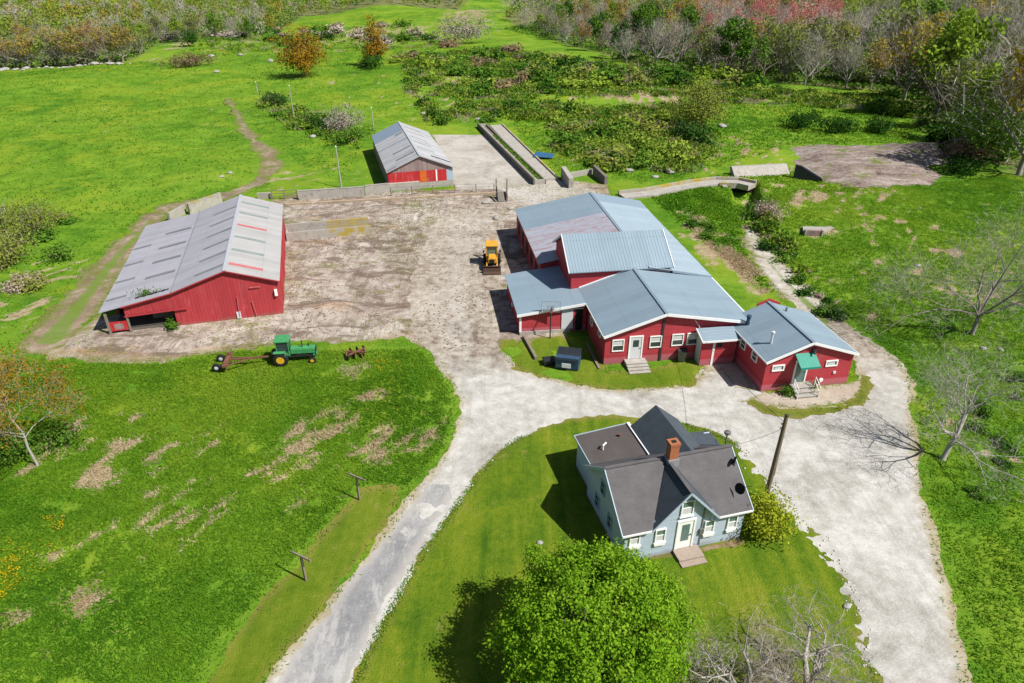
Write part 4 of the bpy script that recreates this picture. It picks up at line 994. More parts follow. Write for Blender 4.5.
# front wall: solid right part and the strip over the opening
MB().prism([(d1, 0), (wr - .1, 0), (wr - .1, he - .1), (0, hr - .12), (-w1, h1 - .1), (d1, bz(d1) - .1)], -.12, 0, tf_front(.12)).build('front_wall', 'redmetal', T)
MB().prism([(d0 - .15, zt0), (d1 - .002, zt1), (d1 - .002, bz(d1) - .1), (d0 - .15, bz(d0 - .15) - .1)], -.12, 0, tf_front(.12)).build('lintel_wall', 'redmetal', T)
MB().beam((d0 - .2, -.06, zt0 - .02), (d1 + 1.2, -.06, zt1 + .02), .06, .12).build('door_track', 'redplain', T)
MB().box(d0 - .12, d0 + .04, .0, .14, 0, zt0, tf_front(.12)).build('door_post', 'wood', T)
MB().box(-w2 + .25, -w2 + .45, 0, .16, 0, 2.05, tf_front(.12)).build('corner_post', 'wood', T)
hp = MB().box(-w2 + .46, d0 - .14, .02, .07, .25, 1.15, tf_front(.12)).build('half_door', 'redold', T)
MB().box(-w2 + .8, d0 - .5, .072, .085, .4, .95, tf_front(.12)).build('feed_board', 'greyboard', hp)
MB().prism([(-w2 + .2, 0), (wr - .1, 0), (wr - .1, he - .1), (0, hr - .12), (-w1, h1 - .1), (-w2 + .2, h2 - .1)], 0, .12, tf_front(L - .12)).build('rear_wall', 'redmetal', T)
MB().box(wr - .22, wr - .1, .123, L - .243, 0, he - .1).build('side_wall', 'redmetal', T)
MB().box(-w2 + .2, -w2 + .32, 4.0, L - .243, 0, h2 - .1).build('side_wall', 'redold', T)
MB().box(-w2 + .4, wr - .25, .3, L - .3, .03, .06).build('floor', 'interior', T)
for b in (4.5, 9, 13.5, 18): MB().box(-w1 - .1, -w1 + .1, b - .1, b + .1, .06, h1 - .15).build('post', 'wood', T)
MB().box(d1 - 2.4, d1 - .6, 2.2, 3.4, .063, .7).build('hay_manger', 'wood', T)
MB().slab([(-w2 - .05, -.15, h2), (-w1, -.15, h1 - .03), (-w1, L + .1, h1 - .03), (-w2 - .05, L + .1, h2)], .06).build('lean_to_roof', 'barnroof_left', T)
MB().slab([(-w1 - .12, -.15, h1 + .015), (0, -.15, hr), (0, L + .1, hr), (-w1 - .12, L + .1, h1 + .015)], .06).build('roof', 'barnroof_left', T)
MB().slab([(0, -.15, hr - .001), (wr + .1, -.15, he - .03), (wr + .1, L + .1, he - .03), (0, L + .1, hr - .001)], .06).build('roof', 'barnroof_right', T)
MB().beam((0, -.16, hr + .02), (0, L + .11, hr + .02), .3, .05).build('ridge_cap', 'ridgegrey', T)
MB().beam((-w1 - .02, -.16, h1 + .03), (-w1 - .02, L + .1, h1 + .03), .16, .04).build('roof_seam', 'sky_dark', T)
tr = MB(); tr.beam((-w1, -.17, h1 - .06), (0, -.17, hr - .07), .03, .1).beam((0, -.17, hr - .07), (wr + .1, -.17, he - .1), .03, .1).beam((d0 - .3, -.17, bz(d0 - .3) - .09), (-w1, -.17, h1 - .07), .03, .1); tr.build('gable_trim', 'redplain', T)
def strip(a0, a1, b, w, m, name='skylight_strip', lift=.012):
    mb = MB(); mb.slab([(a0, b - w / 2, bz(a0) + lift + .02), (a1, b - w / 2, bz(a1) + lift + .02), (a1, b + w / 2, bz(a1) + lift + .02), (a0, b + w / 2, bz(a0) + lift + .02)], .02)
    return mb.build(name, m, T)
for i, b in enumerate((1.55, 4.9, 8.2, 11.6, 15.1, 18.9)):
    strip(-3.55, -.25, b, .5, 'sky_dark')
for i, b in enumerate((1.3, 5.0, 8.9, 12.9, 17.4)):
    if i: strip(-8.0, -5.2, b + .3, .5, 'sky_dark')
for i, b in enumerate((2.2, 6.3, 10.6, 15.2)): strip(-10.95, -9.1, b, .45, 'sky_dark')
for i, b in enumerate((1.7, 5.4, 9.0, 12.6, 16.6, 20.4)): strip(.25, 3.1, b, .5, 'sky_red' if i in (0, 3) else 'sky_green')
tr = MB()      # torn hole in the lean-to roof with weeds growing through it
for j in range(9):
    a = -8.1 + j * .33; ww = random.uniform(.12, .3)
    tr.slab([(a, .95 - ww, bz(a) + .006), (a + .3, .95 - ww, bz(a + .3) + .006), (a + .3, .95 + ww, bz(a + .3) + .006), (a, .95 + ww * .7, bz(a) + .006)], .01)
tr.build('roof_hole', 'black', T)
P = np.array([[-7.2 + random.gauss(0, .5), 1.15 + random.gauss(0, .25), bz(-7.2) + random.uniform(.0, .5)] for _ in range(160)])
V, Fq = cards(P, .3, .08, RNG, axis=np.array([0, 0, 1.]), axj=.7); np_mesh('roof_weeds', V, Fq, FOL['green'], T, RNG.uniform(0, 1, 160))
a, z = A.front(276, 292, .12); MB().box(a - .12, a + .12, .002, .25, z - .3, z + .3, tf_front(.12)).build('wall_box', 'white', T)
a, z = A.front(239, 314.5, .12); MB().box(a - .18, a + .18, .002, .12, .1, .75, tf_front(.12)).build('wall_patch', 'offwhite', T)
for (x0, y0), (x1, y1) in (((237, 296), (240, 316)), ((252, 300), (257, 315)), ((249, 287), (260, 286))):
    p = A.front(x0, y0, .12); q = A.front(x1, y1, .12); MB().beam((p[0], -.02, p[1]), (q[0], -.02, q[1]), .05, .05).build('loose_cladding_edge', 'sky_red', T)
for b in (3.5, 9.5, 14.5): MB().box(b - .9, b + .9, .002, .06, .1, 2.4, tf_right(wr - .1)).build('side_door', 'redold', T)

# ---- far weathered barn ---------------------------------------------------------------
Fb = FR(-13.24, 98.29, -.27)
T = Fb.thing('weathered_barn', 'small weathered barn with patched silver roof and half red gable by concrete pad', 'barn')
L, wl, wr, hr, hl, hrr = 23.3, 4.93, 4.95, 4.87, 2.76, 2.86
def bz2(a): return hr + (hl - hr) * (-a / wl) if a < 0 else hr + (hrr - hr) * a / wr
MB().prism([(-wl + .2, 0), (wr - .2, 0), (wr - .2, .9), (-wl + .2, .9)], -.2, 0, tf_front(.1)).build('block_base', 'conc', T)
a1 = Fb.front(440, 172, .1)[0]; a2 = Fb.front(446.5, 172, .1)[0]
MB().prism([(-wl + .2, .903), (a2, .903), (a2, 2.6), (-wl + .2, 2.6)], -.15, 0, tf_front(.1)).build('gable_wall', 'redold', T)
MB().prism([(a2 + .002, .903), (wr - .2, .903), (wr - .2, 2.6), (a2 + .002, 2.6)], -.15, 0, tf_front(.1)).build('metal_panel', 'bluepanel', T)
MB().prism([(-wl + .45, 2.603), (wr - .45, 2.603), (wr - .2, hrr - .08), (0, hr - .12), (-wl + .2, hl - .08)], -.15, 0, tf_front(.1)).build('upper_gable', 'greyboard', T)
a = Fb.front(423.5, 177, .1)[0]; MB().box(a - .5, a + .45, .003, .02, .95, 2.55, tf_front(.1)).build('repair_board', 'orange', T)
a = Fb.front(436.5, 175, .1)[0]; MB().box(a - .1, a + .1, .003, .03, .95, 2.6, tf_front(.1)).build('door_stile', 'white', T)
a = Fb.front(429, 186, .1)[0]; MB().box(-wl + .15, a - 1.4, .003, .5, 0, 1.15, tf_front(.1)).build('block_buttress', 'conc', T)
MB().box(-wl + .2, -wl + .35, .353, L - .2, 0, hl - .08).build('side_wall', 'greyboard', T)
MB().box(wr - .35, wr - .2, 14, L - .2, 0, hrr - .08).build('side_wall', 'greyboard', T)
for b in (4.5, 9): MB().box(wr - .38, wr - .2, b - .1, b + .1, 0, hrr - .1).build('post', 'wood', T)
MB().prism([(-wl + .2, 0), (wr - .2, 0), (wr - .2, hrr - .08), (0, hr - .12), (-wl + .2, hl - .08)], 0, .15, tf_front(L - .1)).build('rear_wall', 'greyboard', T)
MB().slab([(-wl, -.15, hl), (0, -.15, hr), (0, L, hr), (-wl, L, hl)], .06).build('roof', 'farroof', T)
MB().slab([(0, -.15, hr - .001), (wr, -.15, hrr), (wr, L, hrr), (0, L, hr - .001)], .06).build('roof', 'farroof', T)
MB().beam((0, -.16, hr + .02), (0, L + .01, hr + .02), .3, .05).build('ridge_cap', 'ridgegrey', T)
def strip2(a0, a1, b, w, m, name):
    mb = MB(); mb.slab([(a0, b - w / 2, bz2(a0) + .03), (a1, b - w / 2, bz2(a1) + .03), (a1, b + w / 2, bz2(a1) + .03), (a0, b + w / 2, bz2(a0) + .03)], .025); mb.build(name, m, T)
strip2(-wl + .02, -.3, 20.1, 6.2, 'farroof_blue', 'new_roof_sheet')
strip2(-wl + .02, -.3, 11.7, .5, 'farroof_blue', 'roof_seam')
for b in (6.6, 2.9): strip2(-3.1, -.4, b, .65, 'sky_dark', 'skylight_strip')
strip2(-1.6, -.4, 16.0, .6, 'sky_dark', 'skylight_strip'); strip2(-4.8, -3.4, .35, .4, 'sky_dark', 'skylight_strip')
for b in (20, 16.8, 13.2, 9.5, 6.0): strip2(.5, 3.1, b, .42, 'sky_green', 'skylight_strip')
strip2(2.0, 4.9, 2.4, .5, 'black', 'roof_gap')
fa = MB(); fa.beam((0, -.17, hr - .05), (wr, -.17, hrr - .05), .05, .16).beam((-wl, -.17, hl - .05), (0, -.17, hr - .05), .05, .12); fa.build('gable_trim', 'farroof', T)
# ------------------------------------------------------------------ vehicles and yard things
def wheel(par, c, r, wd, rimm, side, rr=.55, n=22):
    t = MB().lathe(Vector(c) - Vector((0, wd / 2, 0)), (0, 1, 0), [(wd * .4, r * rr * .96), (0, r * rr), (0.01, r * .88), (wd * .2, r), (wd * .8, r), (wd - .01, r * .88), (wd, r * rr), (wd * .6, r * rr * .96)], n)
    o = t.build('wheel', 'black', par)
    if r > .5:   # tread lugs
        lg = MB()
        for i in range(18):
            th = 2 * math.pi * i / 18; q = Vector(c) + Vector((math.cos(th), 0, math.sin(th))) * r
            u = Vector((-math.sin(th), 0, math.cos(th))); s = 1 if i % 2 else -1
            lg.beam(q + Vector((0, s * wd * .45, 0)), q + u * .1 + Vector((0, s * wd * .04, 0)), .05, .05)
        lg.build('tyre_lugs', 'black', o)
    MB().lathe(Vector(c) - Vector((0, wd * .5, 0)), (0, 1, 0), [(.02, r * rr * .97), (wd * .1, r * rr * .8), (wd * .14, r * .3), (wd * .04, r * .2), (wd * .96, r * .2), (wd * .86, r * .3), (wd * .9, r * rr * .8), (wd - .02, r * rr * .97)], n).build('rim', rimm, o)
    return o

p = at(292, 361); TR = thing('tractor', 'green cab tractor with yellow rear wheel rims parked in the grass', 'tractor', p, R(7))
MB().box(.1, 2.45, -.36, .36, 1.0, 1.52).box(.1, 2.35, -.30, .30, 1.523, 1.6).build('hood', 'tgreen', TR, .03)
MB().box(2.453, 2.56, -.34, .34, .75, 1.5).build('grille', 'darksteel', TR, .02)
MB().box(2.2, 2.62, -.3, .3, .62, .98).build('front_weight', 'tgreen', TR, .03)
MB().box(-.9, 2.2, -.22, .22, .58, .97).build('chassis', 'darksteel', TR)
MB().box(.5, 1.7, -.27, .27, .72, 1.0).build('engine_block', 'darksteel', TR)
for x in (-1.15, .02):
    for y in (-.62, .62): MB().box(x - .04, x + .04, y - .04, y + .04, 1.1, 2.497).build('cab_post', 'tgreen', TR)
MB().box(-1.3, .14, -.72, .72, 2.5, 2.68).build('cab_roof', 'tgreen', TR, .04)
MB().box(-1.12, -.01, -.6, .6, 1.32, 2.497).build('cab_glass', 'glass', TR)
MB().box(-1.17, .06, -.63, .63, .95, 1.317).build('cab_body', 'tgreen', TR)
for s in (-1, 1):
    MB().box(-1.45, -.35, s * .85 - .22, s * .85 + .22, 1.49, 1.56).box(-.36, -.28, s * .85 - .22, s * .85 + .22, 1.1, 1.487).build('fender', 'tgreen', TR, .02)
    wheel(TR, (-.85, s * .86, .74), .74, .42, 'tyellow', s)
    wheel(TR, (2.15, s * .72, .36), .36, .22, 'tyellow', s)
MB().tube([(2.15, -.7, .36), (2.15, .7, .36)], .06, 8).build('front_axle', 'darksteel', TR)
MB().tube([(1.25, -.05, 1.55), (1.25, -.05, 2.3)], .05, 8).build('exhaust_stack', 'black', TR)
MB().tube([(1.85, .1, 1.55), (1.85, .1, 1.95)], .06, 8).build('air_intake', 'black', TR)
MB().box(-1.75, -1.2, -.4, .4, .5, 1.35).build('hitch_block', 'darksteel', TR)

TR.scale = (.84, .84, .84)
p = at(229, 366); HR = thing('hay_tedder_frame', 'rusty trailed frame on two small wheels behind the green tractor', 'farm implement', p, R(7))
MB().beam((0, -1.15, .62), (0, 1.05, .62), .36, .22).box(-.13, .13, -.9, -.7, .42, .8).box(-.13, .13, .55, .8, .42, .95).build('cross_beam', 'rust', HR)
MB().beam((.1, 0, .6), (3.3, .12, .62), .12, .12).beam((.1, -1.0, .6), (2.0, .06, .6), .08, .08).beam((.1, .4, .6), (1.6, .06, .66), .07, .07).build('draw_bar', 'rust', HR)
for y in (-.75, .75):
    wheel(HR, (-.75, y, .36), .36, .2, 'offwhite', 1, .5); MB().beam((-.75, y + .16, .36), (0, y + .16, .6), .08, .08).build('wheel_arm', 'darksteel', HR)
for i in range(5): MB().tube([(0, -.9 + i * .42, .5), (-.12, -.9 + i * .42, .25), (.12, -.9 + i * .42, .06)], .025, 5).build('tine', 'rust', HR)

p = at(356, 356); DH = thing('disc_harrow', 'heap of rusty discs and frame lying in grass right of the tractor', 'farm implement', p, R(20))
MB().beam((-.8, -.4, .4), (.8, .3, .45), .14, .12).beam((-.8, .45, .38), (.8, -.35, .4), .14, .12).beam((-.75, -.55, .42), (-.75, .55, .42), .12, .12).beam((.8, -.5, .45), (.8, .5, .45), .12, .12).build('frame', 'rust', DH)
for i in range(6):
    x = -.7 + i * .28; s = 1 if i % 2 else -1
    MB().lathe((x, s * .42, .32), (1, .3 * s, 0), [(0, .05), (.03, .2), (.07, .33), (.085, .33), (.05, .2), (.04, .05)], 14).build('disc', 'rust' if i % 3 else 'darksteel', DH)

p = at(492, 266); BH = thing('backhoe_loader', 'yellow backhoe loader facing the house with bucket lowered beside the barn', 'digger', p, R(-88))
# forward = +x (towards the camera after rotation)
MB().box(-1.2, 1.3, -.5, .5, .6, 1.05).build('chassis', 'darksteel', BH)
MB().box(.25, 1.65, -.45, .45, 1.05, 1.65).box(.3, 1.55, -.38, .38, 1.653, 1.74).build('hood', 'cyellow', BH, .03)
MB().box(1.655, 1.7, -.3, .3, 1.1, 1.55).build('grille', 'black', BH)
for x in (-1.2, .15):
    for y in (-.66, .66): MB().box(x - .05, x + .05, y - .05, y + .05, 1.0, 2.617).build('cab_post', 'cyellow', BH)
MB().box(-1.12, .08, -.6, .6, 1.45, 2.617).build('cab_glass', 'glassg', BH)
MB().box(-1.22, .2, -.68, .68, 1.0, 1.447).build('cab_body', 'cyellow', BH)
MB().box(-1.4, .32, -.78, .78, 2.62, 2.8).build('cab_roof', 'cyellow', BH, .04)
for s in (-1, 1):
    wheel(BH, (-.85, s * .86, .62), .62, .42, 'cyellow', s); wheel(BH, (1.35, s * .82, .42), .42, .28, 'cyellow', s)
    MB().beam((.35, s * .58, 1.25), (1.6, s * .62, 1.0), .12, .2).beam((1.6, s * .62, 1.0), (2.15, s * .62, .45), .12, .18).build('loader_arm', 'cyellow', BH)
    MB().tube([(.6, s * .58, .9), (1.75, s * .62, .85)], .05, 7).build('hydraulic_ram', 'steel', BH)
MB().prism([(2.1, .12), (2.75, .08), (2.78, .14), (2.3, .25), (2.2, .85), (2.35, .95), (2.3, 1.0), (2.08, .85)], -1.05, 1.05, lambda q, n, z: (q, n, z)).build('front_bucket', 'bucket', BH)
BH.scale = (.9, .9, .9)
MB().beam((-1.4, 0, .9), (-1.9, 0, 2.2), .22, .26).beam((-1.9, 0, 2.2), (-2.15, 0, 3.15), .2, .22).build('rear_boom', 'cyellow', BH)
MB().beam((-2.15, 0, 3.1), (-2.65, 0, 1.4), .16, .18).build('dipper_arm', 'cyellow', BH)
MB().prism([(-2.65, 1.4), (-2.5, .9), (-2.95, .85), (-3.1, 1.2)], -.3, .3, lambda q, n, z: (q, n, z)).build('rear_bucket', 'darksteel', BH)
for s in (-1, 1): MB().beam((-1.35, s * .55, .9), (-1.4, s * 1.05, .08), .12, .14).box(-1.6, -1.25, s * 1.05 - .2, s * 1.05 + .2, .03, .09).build('stabiliser', 'darksteel', BH)
for s in (-1, 1): MB().beam((.1, s * .7, 2.0), (.35, s * 1.0, 2.05), .03, .03).box(.3, .36, s * 1.0 - .1, s * 1.0 + .1, 1.9, 2.2).build('mirror', 'black', BH)

p = at(568, 366); DP = thing('dumpster', 'dark blue steel dumpster with black sloping lids beside the barn wall', 'dumpster', p, R(-13))
MB().prism([(-.75, .12), (.75, .12), (.85, 1.05), (-.85, 1.25)], -.95, .95, lambda q, n, z: (n, q, z)).build('bin', 'dumpblue', DP)
MB().slab([(-.98, -.9, 1.09), (.0, -.9, 1.09), (.0, .9, 1.31), (-.98, .9, 1.31)], .05).slab([(.015, -.9, 1.09), (.98, -.9, 1.09), (.98, .9, 1.31), (.015, .9, 1.31)], .05).build('lid', 'blackplastic', DP)
MB().box(-1.02, -.953, -.5, .5, .6, .75).build('lift_pocket', 'dumpblue', DP)
MB().box(.953, 1.02, -.5, .5, .6, .75).build('lift_pocket', 'dumpblue', DP)
MB().box(-.4, .35, -.92, -.87, .35, .75).build('label_plate', 'offwhite', DP)
for s in (-.7, .7): MB().box(s - .08, s + .08, -.6, .6, .003, .117).build('skid', 'darksteel', DP)
p = at(549, 364); MB_ = thing('plastic_crate', 'small black plastic tub standing left of the blue dumpster', 'tub', p, R(10))
MB().prism([(-.3, 0), (.3, 0), (.36, .5), (-.36, .5)], -.5, .5, lambda q, n, z: (n, q, z)).build('tub', 'blackplastic', MB_, .02)
MB().box(-.55, .55, -.4, -.33, .44, .52).build('rim', 'blackplastic', MB_)
MB().box(-.55, .55, .33, .4, .44, .52).build('rim', 'blackplastic', MB_)

p = at(681, 360.5); TB = thing('trash_can', 'dark grey wheeled trash can against the red barn wall', 'trash can', p, R(-8))
MB().prism([(-.28, .05), (.28, .05), (.36, 1.0), (-.36, 1.0)], -.3, .3, lambda q, n, z: (q, n, z)).build('body', 'steel', TB, .02)
MB().slab([(-.4, -.36, 1.07), (.4, -.36, 1.07), (.4, .36, 1.12), (-.4, .36, 1.12)], .06).build('lid', 'darksteel', TB)
for s in (-.3, .3): MB().lathe((s - .04, .3, .12), (1, 0, 0), [(0, .12), (.08, .12)], 12).build('wheel', 'black', TB)

p = at(550, 338.5); BK = thing('basketball_hoop', 'basketball hoop with clear framed backboard on dark pole before annex', 'basketball hoop', p, R(-2))
MB().tube([(0, 0, 0), (0, 0, 2.5), (.1, .35, 2.95)], .06, 8).build('pole', 'darksteel', BK)
f = MB(); x0, x1, z0, z1, y = -.85, .85, 2.45, 3.5, .4
f.box(x0, x1, y, y + .04, z0, z0 + .03).box(x0, x1, y, y + .04, z1 - .03, z1).box(x0, x0 + .03, y, y + .04, z0 + .03, z1 - .03).box(x1 - .03, x1, y, y + .04, z0 + .03, z1 - .03)
f.box(-.28, .28, y - .02, y - .001, 2.62, 2.66).box(-.28, .28, y - .02, y - .001, 3.02, 3.06).box(-.28, -.24, y - .02, y - .001, 2.66, 3.02).box(.24, .28, y - .02, y - .001, 2.66, 3.02)
f.build('backboard_frame', 'lead', BK)
k = N('clear backboard'); k.b.inputs['Transmission Weight'].default_value = .9; k.b.inputs['IOR'].default_value = 1.05; k.fin((.85, .88, .9), .1)
MB().box(x0 + .032, x1 - .032, y + .012, y + .02, z0 + .032, z1 - .032).build('backboard', k.m, BK)
MB().tube([(.23 * math.cos(t), y - .28 + .23 * math.sin(t), 2.66) for t in [i * math.pi / 8 for i in range(17)]], .012, 5).build('rim', 'orange', BK)

# poles and posts
p = at(765, 500); UPL = thing('utility_pole', 'tall brown wooden utility pole beside the yellow green bush', 'utility pole', p)
MB().tube([(0, 0, -.2), (.05, .02, 3.2), (.1, .04, 6.5)], [.16, .14, .11], 10).build('pole', 'woodpole', UPL)
MB().lathe((.1, .04, 6.5), (0, 0, 1), [(0, .13), (.05, .12), (.08, .05)], 10).build('pole_cap', 'darksteel', UPL)
MB().tube([(.2, .02, 6.1), (.2, .02, 3.3), (.22, .02, 2.0)], .018, 5).build('ground_cable', 'wire', UPL)
for i, z in enumerate((5.9, 5.6)): MB().lathe((.1 - .12, .04, z), (-1, 0, 0), [(0, .03), (.04, .06), (.08, .06), (.1, .03)], 8).build('insulator', 'steel', UPL)
ptop = p + Vector((.1, .04, 6.0))
def wire(label, a, b, sag):
    pts = [a.lerp(b, t) - Vector((0, 0, sag * 4 * t * (1 - t))) for t in [i / 14 for i in range(15)]]
    o = MB().tube(pts, .016, 4).build('overhead_wire', 'wire'); tag(o, label, 'cable')
wire('thin black wire from the utility pole to the red barn porch', ptop, D.w(3.1, -1.1, 2.5), .35)
wire('thin black wire from the utility pole to the blue house', ptop - Vector((0, 0, .4)), B.w(W - .1, 2.9, 4.7), .15)
for nm, px, lab in (('t', (306, 580.7), 'wooden T shaped clothesline post nearer the bottom of the photo'), ('t', (359.5, 500), 'wooden T shaped clothesline post at the edge of the dry grass')):
    p = at(*px); t = thing('clothesline_post', lab, 'post', p, R(-28), 'clothesline posts beside the drive')
    MB().box(-.055, .055, -.055, .055, -.1, 1.85).build('post', 'wood', t); MB().box(-.7, .7, -.045, .045, 1.853, 1.95).build('cross_arm', 'wood', t)
    for s in (-.6, .6): MB().tube([(s, 0, 1.95), (s, 0, 2.0)], .02, 5).build('hook', 'darksteel', t)
for px, tp, lab in (((295, 122), 86, 'thin leaning white pole in the pasture, tallest of the three'), ((374, 131), 108, 'thin white pole behind the weathered barn'), ((341.5, 188), 147, 'thin white pole left of the weathered barn'), ((258, 94), 82, 'short pale pole far out in the pasture')):
    p = at(*px); d = Vector((p.x, p.y, 0)).length; rr = ray(px[0], tp); hh = H + rr.z * (p.y / rr.y)
    o = thing('pasture_pole', lab, 'pole', p, 0, 'poles in the far pasture')
    MB().tube([(0, 0, -.1), (-.1, 0, max(1.5, hh))], [.13, .08], 7).build('pole', 'barkpale', o)
    MB().lathe((-.1, 0, max(1.5, hh)), (0, 0, 1), [(0, .12), (.12, .12), (.16, .04)], 8).build('pole_cap', 'white', o)

# concrete walls and fences north of the yard
def wallrun(name, label, a, b, hgt, th, m, cap=None, cat='wall', group=None, z0=0):
    a = Vector(a); b = Vector(b); c = (a + b) / 2; d = b - a
    t = thing(name, label, cat, (c.x, c.y, 0), math.atan2(d.y, d.x), group); Lh = d.length / 2
    mb = MB(); n = max(1, int(Lh * 2 / 3)); 
    for i in range(n):
        x0 = -Lh + 2 * Lh * i / n; x1 = -Lh + 2 * Lh * (i + 1) / n - .015; hv = hgt + random.uniform(-.03, .03)
        mb.box(x0, x1, -th / 2, th / 2, -.2, hv)
    mb.build('wall', m, t)
    if cap: MB().box(-Lh, Lh, -th / 2 - .03, th / 2 + .03, hgt + .033, hgt + .1).build('coping', cap, t)
    return t
wallrun('concrete_wall', 'long grey concrete retaining wall left of the weathered barn', at(299, 200), at(365, 195.5), 1.25, .25, 'conc', 'conc')
wallrun('concrete_wall', 'short concrete wall joining the weathered barn gable', at(365.5, 195), at(390, 192.5), 1.3, .25, 'conc', 'conc')
M['dirtcurb'] = simple('dirt covered concrete', (.33, .25, .18), .3, .5, .95, 0, .1, .02, wear=(.4, .36, .31))
wallrun('concrete_curb', 'low dirty concrete curb along the back of the yard', at(285, 205), at(500, 193), .18, .5, 'dirtcurb')
wallrun('concrete_wall', 'crumbling concrete wall behind the cow barn roof', at(190, 215), at(222, 203), 1.4, .3, 'conc', 'conclichen')
wallrun('concrete_wall', 'short pale concrete wall at the left end of the crumbling wall', at(170, 222), at(186, 213), 1.2, .3, 'conc')
wallrun('concrete_wall', 'low concrete wall behind the cow barn ridge', at(258, 199), at(272, 198.5), .9, .3, 'conc')
def rail_fence(label, pts, hgt=1.2, rails=3, wire_=False, m='wood'):
    P0 = [Vector(at(*q)) for q in pts]; c = P0[len(P0) // 2]
    t = thing('rail_fence', label, 'fence', (c.x, c.y, 0))
    for q in P0:
        d = q - c; MB().box(d.x - .06, d.x + .06, d.y - .06, d.y + .06, -.2, hgt).build('post', m, t)
    r_ = MB()
    for a, b in zip(P0, P0[1:]):
        for j in range(rails):
            z = hgt * (.35 + .6 * j / max(1, rails - 1)); r_.beam(a - c + Vector((0, 0, z)), b - c + Vector((0, 0, z)), .03 if not wire_ else .02, .09 if not wire_ else .02)
    r_.build('rails', m if not wire_ else 'wire', t)
rail_fence('old rail fence left of the concrete retaining wall', [(272.5, 199.5), (285, 199.2), (297.5, 198.5)], 1.3, 3)
rail_fence('sagging wire fence between weathered barn and stock chute', [(391, 196), (412, 195), (433, 194), (455, 193), (476, 192.3), (494, 192)], 1.25, 3, True)
p = at(502, 199); ch = thing('stock_chute', 'dark wooden loading chute with two tall posts near the barn', 'cattle chute', p, R(5))
for x in (-.75, .75): MB().box(x - .08, x + .08, .6, .76, -.1, 2.7).build('post', 'wood', ch)
MB().slab([(-.6, -1.4, .1), (.6, -1.4, .1), (.6, .6, .9), (-.6, .6, .9)], .08).build('ramp', 'concdark', ch)
for x in (-.68, .68): MB().slab([(x - .03, -1.4, .7), (x + .03, -1.4, .7), (x + .03, .6, 1.6), (x - .03, .6, 1.6)], .5).build('side_panel', 'darksteel', ch)

# feed trough in the yard
a, b = at(287, 241.5), at(372, 233.5); c = (a + b) / 2; d = b - a; Lh = d.length / 2
t = thing('concrete_feed_trough', 'long concrete feed trough with yellow lichen beside the cow barn', 'trough', (c.x, c.y, 0), math.atan2(d.y, d.x))
MB().box(-Lh, -.1, 0, .2, 0, 1.05).build('front_wall', 'conc', t); MB().box(-.1, Lh, 0, .2, 0, 1.04).build('front_wall', 'conclichen', t)
MB().box(-Lh, -.3, 1.75, 1.95, 0, 1.5).build('rear_wall', 'conc', t); MB().box(-.3, Lh - .2, 1.75, 1.95, 0, 1.49).build('rear_wall', 'conclichen2', t)
MB().box(-Lh + .01, Lh - .2, .203, 1.747, 0, .22).build('trough_floor', 'concdark', t)
MB().box(-Lh, -Lh + .2, .203, 1.747, .223, .84).build('end_wall', 'conc', t)

# feed bunk on the pad
def line_frame(a, b): c = (a + b) / 2; d = b - a; return c, math.atan2(d.y, d.x), d.length / 2
a, b = at(535, 185), at(478.5, 127.5); c, rz, Lh = line_frame(a, b)
t = thing('feed_bunk', 'long concrete feed bunk with grass growing inside on the pad', 'trough', (c.x, c.y, 0), rz)
MB().box(-Lh, Lh, -.0, .25, 0, .95).build('side_wall', 'concdark', t); 
MB().box(-Lh, Lh, -1.75, -1.5, 0, .6).build('side_wall', 'concdark', t)
MB().box(-Lh, -Lh + .3, -1.497, -.003, 0, .7).build('end_wall', 'conc', t); MB().box(Lh - .3, Lh, -1.497, -.003, 0, .7).build('end_wall', 'conc', t)
MB().box(-Lh + .303, Lh - .303, -1.497, -.8, 0, .3).build('bunk_floor', 'concdark', t)
MB().box(-Lh + .303, Lh - .303, -.79, -.003, 0, .38).build('feed_ledge', 'conc', t)
P = np.stack([RNG.uniform(-Lh + .5, Lh * .55, 900), RNG.uniform(-1.4, -.75, 900), RNG.uniform(.3, .6, 900)], -1)
V, Fq = cards(P, .45, .12, RNG, axis=np.array([0, 0, 1.]), axj=.6); o = np_mesh('weeds', V, Fq, FOL['blade'], t, RNG.uniform(0, 1, 900)); o['kind'] = 'stuff'
a, b = at(556, 180), at(501, 126); c, rz, Lh = line_frame(a, b)
t = thing('concrete_slab', 'narrow raised concrete alley right of the feed bunk', 'slab', (c.x, c.y, 0), rz)
MB().box(-Lh, Lh, -.1, 2.3, 0, .28).build('slab', 'conc', t); MB().box(-Lh, Lh, -.35, -.103, 0, .5).build('kerb', 'conclichen', t)
p = at(541, 156); o = MB().slab([(-1.7, -1.2, .5), (1.5, -1.6, .35), (2.0, .9, .4), (-1.2, 1.5, .65)], .05).build('tarpaulin', 'tarp'); o.location = at(543, 157.5); tag(o, 'crumpled blue tarpaulin in the weeds right of the concrete alley', 'tarpaulin')
# bunker walls behind the rear shed
def bunker(label, a, b, h0, h1, th, m):
    c, rz, Lh = line_frame(Vector(a), Vector(b)); t = thing('concrete_wall', label, 'wall', (c.x, c.y, 0), rz)
    MB().prism([(-Lh, 0), (Lh, 0), (Lh, h1), (-Lh, h0)], -th / 2, th / 2, lambda q, n, z: (q, n, z)).build('wall', m, t); return t
bunker('leaning concrete bunker wall with dark face, left of two', at(571, 188.5), at(563, 178), 1.5, 1.8, .7, 'conc')
bunker('dark stained bunker wall half hidden by weeds, right of two', at(606, 184.5), at(594, 175.5), 1.2, 1.6, .5, 'concdark')
bunker('low back wall of the old bunker behind the rear shed', at(569, 178), at(592, 174.5), .8, .9, .3, 'conc')
